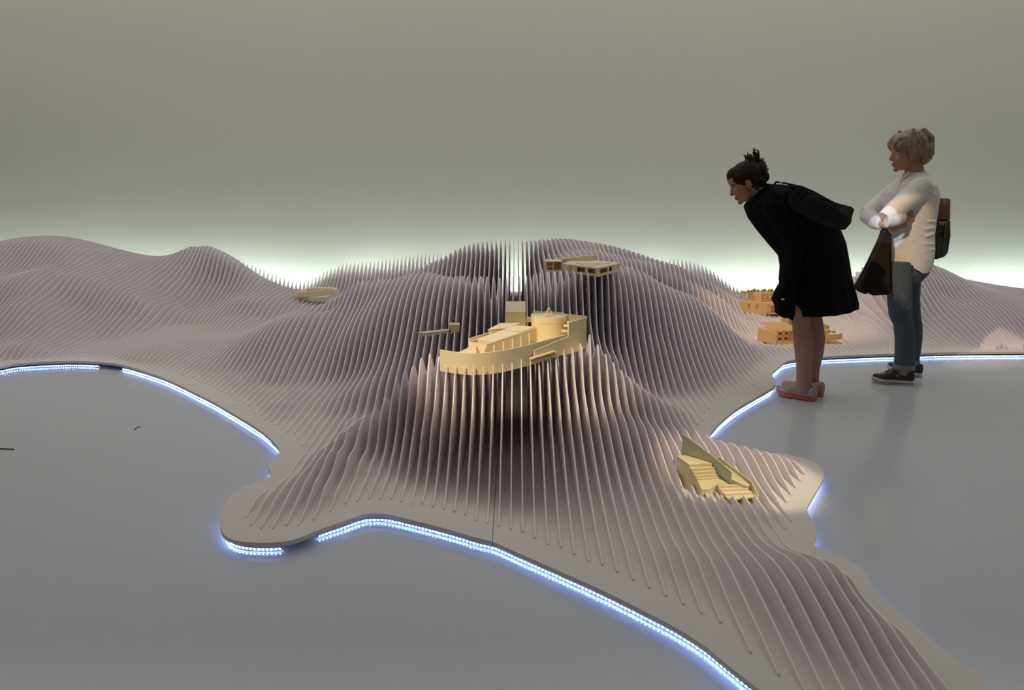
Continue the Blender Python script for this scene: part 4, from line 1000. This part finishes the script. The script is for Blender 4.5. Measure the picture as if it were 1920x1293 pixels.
M['canvas'] = mat('charcoal_canvas', (0.045, 0.035, 0.032), 0.9); M['rubber_white'] = mat('white_rubber', (0.55, 0.50, 0.46), 0.6); M['lace'] = mat('cream_lace', (0.62, 0.55, 0.47), 0.8)
M['tag_white'] = mat('white_label', (0.85, 0.85, 0.85), 0.6)

def make_shoe(root, name, heel, toe, kind):
    """low shoe: sole, upper, and its trimmings; heel/toe are plan points on the floor"""
    h = Vector((*heel, 0)); t = Vector((*toe, 0)); L = (t - h).length; d = (t - h).normalized(); s = Vector((-d.y, d.x, 0)); up = Vector((0, 0, 1))
    prof = [(0.0, .020), (.03, .030), (.12, .035), (.3, .034), (.45, .036), (.62, .044), (.76, .046), (.88, .038), (.96, .022), (1.0, .008)]
    zs = .026 if kind == 'oxford' else .034
    def P(x, y, z): return h + d * (x * L) + s * y + up * z
    spring = lambda x: .020 * max(0, (x - .72) / .28) ** 1.6 if kind == 'oxford' else .014 * max(0, (x - .75) / .25) ** 1.6
    bm = bmesh.new()
    ring = [(x, w) for x, w in prof] + [(x, -w) for x, w in prof[::-1]]
    for z0, z1, gr in [(0, zs, 1.06)]:
        a = [bm.verts.new(P(x, w * gr, z0 + spring(x))) for x, w in ring]; b = [bm.verts.new(P(x, w * (gr + .02), z1 + spring(x))) for x, w in ring]
        bm.faces.new(a[::-1]); bm.faces.new(b)
        for i in range(len(a)):
            j = (i + 1) % len(a); bm.faces.new([a[i], a[j], b[j], b[i]])
    shoe = fuse_plain(name, bm, M['coral'] if kind == 'oxford' else M['rubber_white'], root)
    top = [(-.012, .080), (.03, .100), (.12, .096), (.22, .082), (.34, .078), (.44, .096), (.50, .112), (.60, .092), (.72, .070), (.85, .058), (.95, .050), (1.0, .040)]
    secs = []
    for x, zt in top:
        w = np.interp(x, [p[0] for p in prof], [p[1] for p in prof]); w = max(w, .014) * 1.08; z0 = zs - .006 + spring(x); zt = zt + spring(x)
        tw = .72 if x < .55 else .9
        secs.append((P(x, 0, (z0 + zt) / 2), s * w, up * (zt - z0) / 2))
    bm = bmesh.new(); add_loft(bm, secs, 24, 2.8)
    upper = fuse('upper', bm, M['suede'] if kind == 'oxford' else M['canvas'], shoe, .004, 5)
    if kind == 'oxford':
        bm = bmesh.new()
        for i in range(9):
            for sd in (-1, 1):
                x = .08 + i * .095; w = np.interp(x, [p[0] for p in prof], [p[1] for p in prof]) * 1.02 * sd; c = P(x, w, .002 + spring(x) * .9)
                add_ell(bm, c, (.006, .006, .005), None, 1)
        tag(fuse_plain('tread_studs', bm, M['tread'], shoe), kind='stuff')
        bm = bmesh.new()
        for i in range(3):
            x = .50 + i * .05; z = .092 - i * .012; add_tube(bm, [P(x, -.022, z - .012), P(x + .01, 0, z + .002), P(x, .022, z - .012)], .0022, 6)
        add_tube(bm, [P(.49, 0, .097), P(.45, .02, .108), P(.47, .035, .096)], .002, 6); add_tube(bm, [P(.49, 0, .097), P(.46, -.02, .106), P(.49, -.034, .094)], .002, 6)
        fuse_plain('laces', bm, M['suede'], shoe)
    else:
        bm = bmesh.new(); secs = []
        for x, zt in [(.80, .05), (.86, .049), (.93, .046), (.98, .042), (1.005, .034)]:
            w = max(np.interp(x, [p[0] for p in prof], [p[1] for p in prof]), .010) * 1.04; z0 = zs - .008 + spring(x); zt += spring(x) + .004
            secs.append((P(x, 0, (z0 + zt) / 2), s * w, up * (zt - z0) / 2))
        add_loft(bm, secs, 20, 2.6); fuse('toe_cap', bm, M['rubber_white'], shoe, .004, 3)
        bm = bmesh.new()
        for i in range(5):
            x = .52 + i * .052; z = .088 - i * .009
            for sd in (-1, 1): add_tube(bm, [P(x + .02, sd * .004, z + .006), P(x + .0, sd * .022, z - .004), P(x - .025, sd * .036, z - .026)], .0028, 6)
        add_tube(bm, [P(.50, 0, .098), P(.56, .025, .098), P(.64, .03, .080)], .0024, 6); add_tube(bm, [P(.50, 0, .098), P(.58, -.025, .095), P(.72, -.02, .075)], .0024, 6)
        fuse_plain('laces', bm, M['lace'], shoe)
        bm = bmesh.new(); ring2 = [P(x, w * 1.10, zs * .42 + spring(x)) for x, w in ring]; add_tube(bm, ring2[:10], .0022, 5); add_tube(bm, ring2[10:], .0022, 5); fuse_plain('sole_stripe', bm, M['canvas'], shoe)
        for sd in (-1, 1):
            bm = bmesh.new(); add_ell(bm, P(.42, sd * .036, .066), (.006, .006, .006), None, 2); fuse_plain('eyelet', bm, M['lace'], shoe)
    return shoe

def bending_woman():
    y = 4.68
    root = empty('person', (1.93, 4.66, 0))
    tag(root, 'dark-haired woman in black dress bending forward over the model, bag on her shoulder', 'person')
    h = HeadFrame((W1_HEAD[0], y, W1_HEAD[1]), math.radians(28), 1.0, math.radians(-6))
    bm = bmesh.new()
    head_shapes(bm, h)
    n0, n1 = W1_NECK
    add_tube(bm, [(1.452, y, 1.368), (n0[0] + .01, y, n0[1] - .015), (n1[0], y, n1[1]), (1.62, y, 1.30)], [(.046, .05), (.048, .052), (.055, .058), (.075, .07)], 16)
    tors = outline_secs(W1_DRESS, y)
    add_loft(bm, [(c, Vector(a) * .86, Vector(b) * .86) for c, a, b in tors[1:9]])
    for pairs, yy, hip in ((W1_LEG_NEAR, 4.60, (1.90, 4.60, .90)), (W1_LEG_FAR, 4.74, (1.95, 4.76, .90))):
        secs = outline_secs(pairs, yy, .92)
        (c0, a0, b0) = secs[0]
        add_loft(bm, [(hip, (.095, 0, 0), (0, .085, 0)), ((hip[0] * .5 + c0[0] * .5, yy, .74), (.085, 0, 0), (0, .075, 0))] + secs, 24)
    for (hl, tl) in ((W1_FOOT[0], W1_FOOT[1]), (W1_FOOT[2], (1.84, 4.815))):
        a = Vector((*hl, .055)); b = Vector((*tl, .04)); m = a.lerp(b, .3)
        add_tube(bm, [a.lerp(b, .1), a.lerp(b, .3), a.lerp(b, .6), a.lerp(b, .85)], [.026, .030, .026, .018], 12)
    for yy, sgn, sx in ((4.50, -1, 0), (4.84, 1, .13)):
        sh, el, wr = [(q[0] + sx, q[1]) for q in W1_ARM]
        add_tube(bm, [(sh[0] + .03, yy - sgn * .03, sh[1]), (sh[0] * .55 + el[0] * .45 + .03, yy, sh[1] * .55 + el[1] * .45), (el[0] + .05, yy, el[1] + .01)], [.036, .036, .034], 14)
        add_tube(bm, [(el[0] + .05, yy, el[1] + .01), (el[0] + .045, yy + .01 * sgn, .88), (wr[0] + .02, yy - .02 * sgn, wr[1])], [.034, .032, .025], 14)
        add_hand(bm, (wr[0] + .02, yy - .02 * sgn, wr[1]), (-.1, 0, -1), (.9, 0, -.1), .95, .75, sgn)
    body = fuse('body', bm, M['skin1'], root, .0036, 4)
    face_parts(h, root, body, M['lip'], M['brow_dark'])
    # dress with sleeves
    bm = bmesh.new(); add_loft(bm, tors, 40)
    for yy, sgn, sx in ((4.50, -1, 0), (4.84, 1, .13)):
        sh, el, wr = [(q[0] + sx, q[1]) for q in W1_ARM]
        add_tube(bm, [(sh[0] + .05, yy - sgn * .05, sh[1] + .015), (sh[0] + .03, yy - sgn * .02, sh[1] - .02), (sh[0] * .55 + el[0] * .45 + .03, yy, sh[1] * .55 + el[1] * .45), (el[0] + .05, yy, el[1] + .01)], [.074, .070, .062, .054], 16)
        add_tube(bm, [(el[0] + .05, yy, el[1] + .01), (el[0] + .045, yy + .01 * sgn, .88), (wr[0] + .022, yy - .02 * sgn, wr[1] - .03)], [.054, .050, .042], 16)
    for k in range(7):                                     # soft skirt folds
        f = math.pi * (1.08 + .14 * k); c, a, b = tors[-1]; c2, a2, b2 = tors[7]
        p1 = Vector(c) + Vector(a) * math.cos(f) * .97 + Vector(b) * math.sin(f) * .97; p0 = Vector(c2) + Vector(a2) * math.cos(f) * .93 + Vector(b2) * math.sin(f) * .93
        add_tube(bm, [p0, p0.lerp(p1, .5), p1], [.004, .014, .022], 8)
    fuse('dress', bm, M['black_knit'], root, .006, 5)
    # hair
    bm = bmesh.new()
    h.ell(bm, (-.020, 0, .038), (.104, .083, .086), 4); h.ell(bm, (.030, 0, .078), (.058, .066, .040)); h.ell(bm, (.066, 0, .066), (.026, .045, .022))
    h.ell(bm, (-.105, 0, .030), (.050, .048, .060)); h.ell(bm, (-.075, 0, -.035), (.046, .060, .050)); h.ell(bm, (-.118, 0, -.02), (.030, .038, .040))
    for s in (-1, 1):
        h.ell(bm, (.028, s * .060, .045), (.045, .020, .034)); h.ell(bm, (-.030, s * .062, .0), (.035, .020, .05))
        h.tube(bm, [(-.030, s * .066, -.03), (-.036, s * .060, -.060), (-.046, s * .055, -.085)], [.013, .009, .003])
    rnd = random.Random(3)
    for k in range(16):
        a = -.085 + rnd.uniform(-.04, .03); b = rnd.uniform(-.035, .035); L = rnd.uniform(.03, .065)
        h.tube(bm, [(a, b, .085), (a - .012 + rnd.uniform(-.012, .02), b * 1.3, .105 + L * .5), (a - .01 + rnd.uniform(-.03, .03), b * 1.8, .105 + L)], [.010, .006, .0018], 6)
    fuse('hair', bm, M['hair_dark'], root, .0035, 2)
    bm = bmesh.new()
    for k in range(4): h.tube(bm, [(-.128, -.02, .075 - .022 * k), (-.152, 0, .078 - .024 * k), (-.128, .02, .075 - .022 * k)], [.005, .008, .005])
    h.tube(bm, [(-.142, 0, .088), (-.150, 0, .05), (-.148, 0, .0)], [.006, .008, .005]); fuse_plain('hair_clip', bm, M['clip'], root)
    bm = bmesh.new(); h.ell(bm, (-.006, .085, -.046), (.003, .003, .003), 1); fuse_plain('earring', bm, M['metal'], root)
    make_shoe(root, 'shoe', W1_FOOT[0], W1_FOOT[1], 'oxford')
    make_shoe(root, 'shoe', W1_FOOT[2], (1.84, 4.815), 'oxford')
    # shoulder bag: a thing of its own
    bag = empty('shoulder_bag', (1.85, 4.44, 1.12))
    tag(bag, 'large soft black shoulder bag hanging behind the back of the bending woman', 'bag')
    bm = bmesh.new(); n = len(W1_BAG)
    for i, (ya, yb) in enumerate([(4.40, 4.47)]):
        a = [bm.verts.new((p[0], ya + .02, p[1])) for p in W1_BAG]; b = [bm.verts.new((p[0], yb, p[1])) for p in W1_BAG]
        bm.faces.new(a); bm.faces.new(b[::-1])
        for k in range(n): bm.faces.new([a[k], b[k], b[(k + 1) % n], a[(k + 1) % n]])
    add_ell(bm, (1.83, 4.425, 1.235), (.15, .045, .075), Matrix.Rotation(math.radians(24), 3, 'Y')); add_ell(bm, (1.93, 4.43, 1.19), (.08, .04, .06))
    fuse('bag_body', bm, M['black_bag'], bag, .006, 6)
    bm = bmesh.new(); add_tube(bm, [(1.66, 4.43, 1.285), (1.72, 4.40, 1.345), (1.80, 4.40, 1.325), (1.93, 4.405, 1.262)], [.004, .005, .005, .004], 8); fuse_plain('bag_seam', bm, M['black_bag'], bag)
    bm = bmesh.new(); add_tube(bm, [(1.70, 4.44, 1.372), (1.62, 4.47, 1.392), (1.575, 4.50, 1.400), (1.55, 4.52, 1.36), (1.56, 4.50, 1.30)], [(.011, .006)] * 5, 8); fuse_plain('strap', bm, M['black_bag'], bag)
    bm = bmesh.new(); add_tube(bm, [(1.60, 4.47, 1.385), (1.64, 4.44, 1.34), (1.67, 4.42, 1.30)], [(.007, .004)] * 3, 8); fuse_plain('strap', bm, M['black_bag'], bag)
    bm = bmesh.new(); add_ell(bm, (1.592, 4.462, 1.397), (.012, .006, .008), None, 2); fuse_plain('buckle', bm, M['metal'], bag)
    # cardigan hanging from her hand
    jk = empty('cardigan', (1.68, 4.52, .56)); tag(jk, 'black cardigan hanging from the hand of the bending woman', 'clothing')
    bm = bmesh.new(); n = len(W1_JACKET)
    a = [bm.verts.new((p[0], 4.44, p[1])) for p in W1_JACKET]; b = [bm.verts.new((p[0], 4.56, p[1])) for p in W1_JACKET]
    bm.faces.new(a); bm.faces.new(b[::-1])
    for k in range(n): bm.faces.new([a[k], b[k], b[(k + 1) % n], a[(k + 1) % n]])
    for x in (1.645, 1.675, 1.705): add_tube(bm, [(1.67, 4.46, .72), (x, 4.45, .65), (x + .01, 4.45, .585)], [.02, .016, .012], 8)
    fuse('cloth', bm, M['black_knit'], jk, .006, 5)
    bm = bmesh.new(); add_box(bm, 1.640, 1.658, 4.428, 4.436, .690, .698); fuse_plain('care_label', bm, M['tag_white'], jk)
bending_woman()

def standing_woman():
    y = 5.08
    root = empty('person', (2.78, 5.10, 0))
    tag(root, 'blond woman in white shirt and blue jeans standing with folded arms', 'person')
    h = HeadFrame((2.648, y, 1.600), math.radians(10), 1.09, math.radians(-4))
    bm = bmesh.new(); head_shapes(bm, h)
    add_tube(bm, [(2.668, y, 1.575), (2.695, y, 1.51), (2.715, y, 1.44), (2.72, y, 1.38)], [(.052, .056), (.054, .056), (.062, .064), (.09, .09)], 16)
    tors = outline_secs(W2_SHIRT, y)
    add_loft(bm, [(c, Vector(a) * .86, Vector(b) * .86) for c, a, b in tors[1:]])
    for pairs, yy, ft in ((W2_LEG_NEAR, 4.98, (W2_FOOT[0], W2_FOOT[1])), (W2_LEG_FAR, 5.19, (W2_FOOT[2], W2_FOOT[3]))):
        secs = [(c, Vector(a) * .74, Vector(b) * .74) for c, a, b in outline_secs(pairs, yy, .95)]
        c, a, b = secs[-1]
        hl = Vector((*ft[0], .08)); tl = Vector((*ft[1], .05)); an = hl.lerp(tl, .24)
        secs.append((an, Vector((.036, 0, 0)), Vector((0, .034, 0)))); secs.append((an - Vector((0, 0, .03)), Vector((.03, 0, 0)), Vector((0, .03, 0))))
        add_loft(bm, secs, 24)
        add_tube(bm, [hl.lerp(tl, .1), hl.lerp(tl, .3), hl.lerp(tl, .6), hl.lerp(tl, .85)], [.026, .030, .022, .014], 12)
    s1, e1, w1 = W2_ARM; s2, e2, w2 = W2_ARM2
    near = [(s1[0] + .05, 4.90, s1[1] - .01), ((s1[0] + e1[0]) / 2 + .04, 4.875, (s1[1] + e1[1]) / 2), (e1[0] + .065, 4.86, e1[1] + .01)]
    nearf = [near[2], (2.51, 4.85, 1.165), (2.56, 4.88, 1.175)]
    farA = [(s2[0], 5.26, s2[1]), (2.60, 5.27, 1.25), (2.46, 5.16, 1.17)]
    farf = [farA[2], (2.45, 5.02, 1.13), (2.478, 4.91, 1.115)]
    for pts, r in ((near, [.048, .044, .038]), (nearf, [.038, .036, .026]), (farA, [.048, .044, .038]), (farf, [.038, .034, .025])): add_tube(bm, pts, r, 14)
    add_hand(bm, (2.560, 4.88, 1.175), (1, .35, .05), (0, .9, -.2), .92, .35, 1)
    add_hand(bm, (2.470, 4.885, 1.112), (.9, -.12, .12), (-.05, .9, .3), .92, .3, -1)
    body = fuse('body', bm, M['skin2'], root, .0038, 4)
    face_parts(h, root, body, M['lip'], M['brow_light'])
    # shirt
    bm = bmesh.new(); rings = add_loft(bm, tors, 48)
    for v in rings[-1]:
        q = (v.co.x - 2.554) / .33; side = 1 if v.co.y < y else .6
        v.co.z += -.055 * max(0, math.sin(math.pi * min(1, max(0, (q - .30) / .70)))) * side + .035 * math.exp(-((q - .24) / .10) ** 2) * side - .012 * (1 if q < .1 else 0)
    def sleeve(pts, r): add_tube(bm, pts, r, 18)
    sleeve([(near[0][0] + .03, 4.93, near[0][2] + .02), near[1], near[2]], [.078, .066, .060]); sleeve([near[2], nearf[1], (2.545, 4.872, 1.172)], [.060, .052, .044])
    sleeve([(s2[0] + .02, 5.23, s2[1] + .02), farA[1], farA[2]], [.076, .064, .056]); sleeve([farA[2], farf[1], (2.465, 4.95, 1.12)], [.056, .050, .040])
    for k in range(6):
        z = .92 + .05 * k; add_tube(bm, [(2.66 + .03 * (k % 2), 4.905, z), (2.75, 4.90, z - .03), (2.83, 4.93, z - .015 * (k % 3))], [.003, .008, .003], 6)
    fuse('shirt', bm, M['shirt'], root, .0055, 4)
    bm = bmesh.new(); add_tube(bm, [(2.640, 5.03, 1.462), (2.645, 5.02, 1.455), (2.61, 5.05, 1.40), (2.575, 5.02, 1.32)], [.006, .007, .005, .004], 8); fuse_plain('collar_band', bm, M['shirt'], root)
    # jeans
    bm = bmesh.new()
    add_loft(bm, [((2.725, y, .94), (.155, 0, 0), (0, .150, 0)), ((2.725, y, .86), (.165, 0, 0), (0, .165, 0)), ((2.725, y, .78), (.150, 0, 0), (0, .165, 0)), ((2.73, y, .72), (.10, 0, 0), (0, .13, 0))], 28)
    for pairs, yy in ((W2_LEG_NEAR, 4.98), (W2_LEG_FAR, 5.19)): add_loft(bm, outline_secs(pairs, yy, .95), 28)
    add_tube(bm, [(2.60, 4.905, .56), (2.66, 4.895, .53), (2.72, 4.92, .56)], [.004, .011, .004], 6); add_tube(bm, [(2.62, 4.905, .46), (2.68, 4.90, .49), (2.74, 4.92, .47)], [.004, .010, .004], 6)
    fuse('jeans', bm, M['denim'], root, .006, 4)
    for pairs, yy in ((W2_LEG_NEAR, 4.98), (W2_LEG_FAR, 5.19)):
        c, a, b = outline_secs(pairs, yy, .95)[-1]; c = Vector(c)
        bm = bmesh.new(); add_loft(bm, [(c + Vector((0, 0, .008)), Vector(a) * 1.06, Vector(b) * 1.06), (c + Vector((0, 0, -.032)), Vector(a) * 1.08, Vector(b) * 1.08)], 28); fuse('cuff', bm, M['denim_cuff'], root, .005, 2)
    # hair, short bob
    bm = bmesh.new()
    h.ell(bm, (-.022, 0, .040), (.116, .092, .090), 4); h.ell(bm, (.040, 0, .072), (.060, .075, .045)); h.ell(bm, (-.075, 0, .0), (.068, .085, .075)); h.ell(bm, (-.080, 0, -.058), (.046, .066, .045))
    for s in (-1, 1):
        h.ell(bm, (-.012, s * .070, -.006), (.044, .024, .058)); h.ell(bm, (.040, s * .062, .040), (.048, .022, .040))
        h.tube(bm, [(.055, s * .050, .085), (.088, s * .042, .058), (.098, s * .028, .030)], [.024, .018, .006], 8)
        h.tube(bm, [(.02, s * .075, .04), (.026, s * .074, .0), (.018, s * .072, -.035)], [.016, .013, .004], 8)
    rnd = random.Random(11)
    for k in range(46):
        f = rnd.uniform(-2.2, 2.2) + math.pi; z0 = rnd.uniform(.02, .11)
        a0, b0 = -.03 + .10 * math.cos(f), .085 * math.sin(f)
        h.tube(bm, [(a0 * .75, b0 * .75, z0 + .02), (a0 - .012, b0 * 1.06, z0 - .04), (a0 * 1.02 - .012, b0 * 1.0, z0 - .10)], [.010, .012, .003], 6)
    fuse('hair', bm, M['hair_blond'], root, .0036, 1)
    bm = bmesh.new(); h.ell(bm, (.0, .083, -.03), (.004, .003, .004), 1); fuse_plain('earring', bm, M['metal'], root)
    make_shoe(root, 'sneaker', W2_FOOT[0], W2_FOOT[1], 'sneaker'); make_shoe(root, 'sneaker', W2_FOOT[2], W2_FOOT[3], 'sneaker')
    # jacket draped over the folded arms
    jk = empty('jacket', (2.46, 4.94, .64)); tag(jk, 'dark brown jacket draped over the folded arms of the blond woman', 'clothing')
    bm = bmesh.new(); n = len(W2_JACKET)
    a = [bm.verts.new((p[0], 4.915, p[1])) for p in W2_JACKET]; b = [bm.verts.new((p[0], 4.985, p[1])) for p in W2_JACKET]
    bm.faces.new(a); bm.faces.new(b[::-1])
    for k in range(n): bm.faces.new([a[k], b[k], b[(k + 1) % n], a[(k + 1) % n]])
    for k in range(6):
        x = 2.345 + .038 * k; add_tube(bm, [(2.47 + .008 * k, 4.925, 1.06), ((x + 2.48) / 2, 4.912, .87), (x, 4.905, .665)], [.012, .017, .020], 8)
    fuse('cloth', bm, M['brown_cloth'], jk, .006, 4)
    # tall bag behind her back
    bg_ = empty('tote_bag', (2.98, 5.2, .86)); tag(bg_, 'upright brown and black leather tote bag behind the back of the blond woman', 'bag')
    def slab(name, pts, m):
        bm = bmesh.new(); n = len(pts); a = [bm.verts.new((p[0], 5.13, p[1])) for p in pts]; b = [bm.verts.new((p[0], 5.27, p[1])) for p in pts]
        bm.faces.new(a); bm.faces.new(b[::-1])
        for k in range(n): bm.faces.new([a[k], b[k], b[(k + 1) % n], a[(k + 1) % n]])
        bmesh.ops.bevel(bm, geom=[e for e in bm.edges], offset=.006, segments=2, affect='EDGES')
        return fuse_plain(name, bm, m, bg_)
    B = W2_BAG
    slab('upper_panel', [B[0], B[1], B[2], (2.94, 1.135)], M['leather_brown']); slab('lower_panel', [(2.937, 1.133), B[2], B[3], B[4], B[5], B[6], B[7]], M['leather_black'])
    bm = bmesh.new(); add_tube(bm, [(2.95, 5.2, 1.28), (2.93, 5.22, 1.36), (2.87, 5.24, 1.40), (2.80, 5.25, 1.395)], [(.012, .004)] * 4, 8); fuse_plain('strap', bm, M['leather_brown'], bg_)
    bm = bmesh.new(); add_tube(bm, [(2.995, 5.128, 1.12), (3.0, 5.126, .95), (2.995, 5.128, .90)], .0025, 6); fuse_plain('stitching', bm, M['leather_brown'], bg_)
standing_woman()
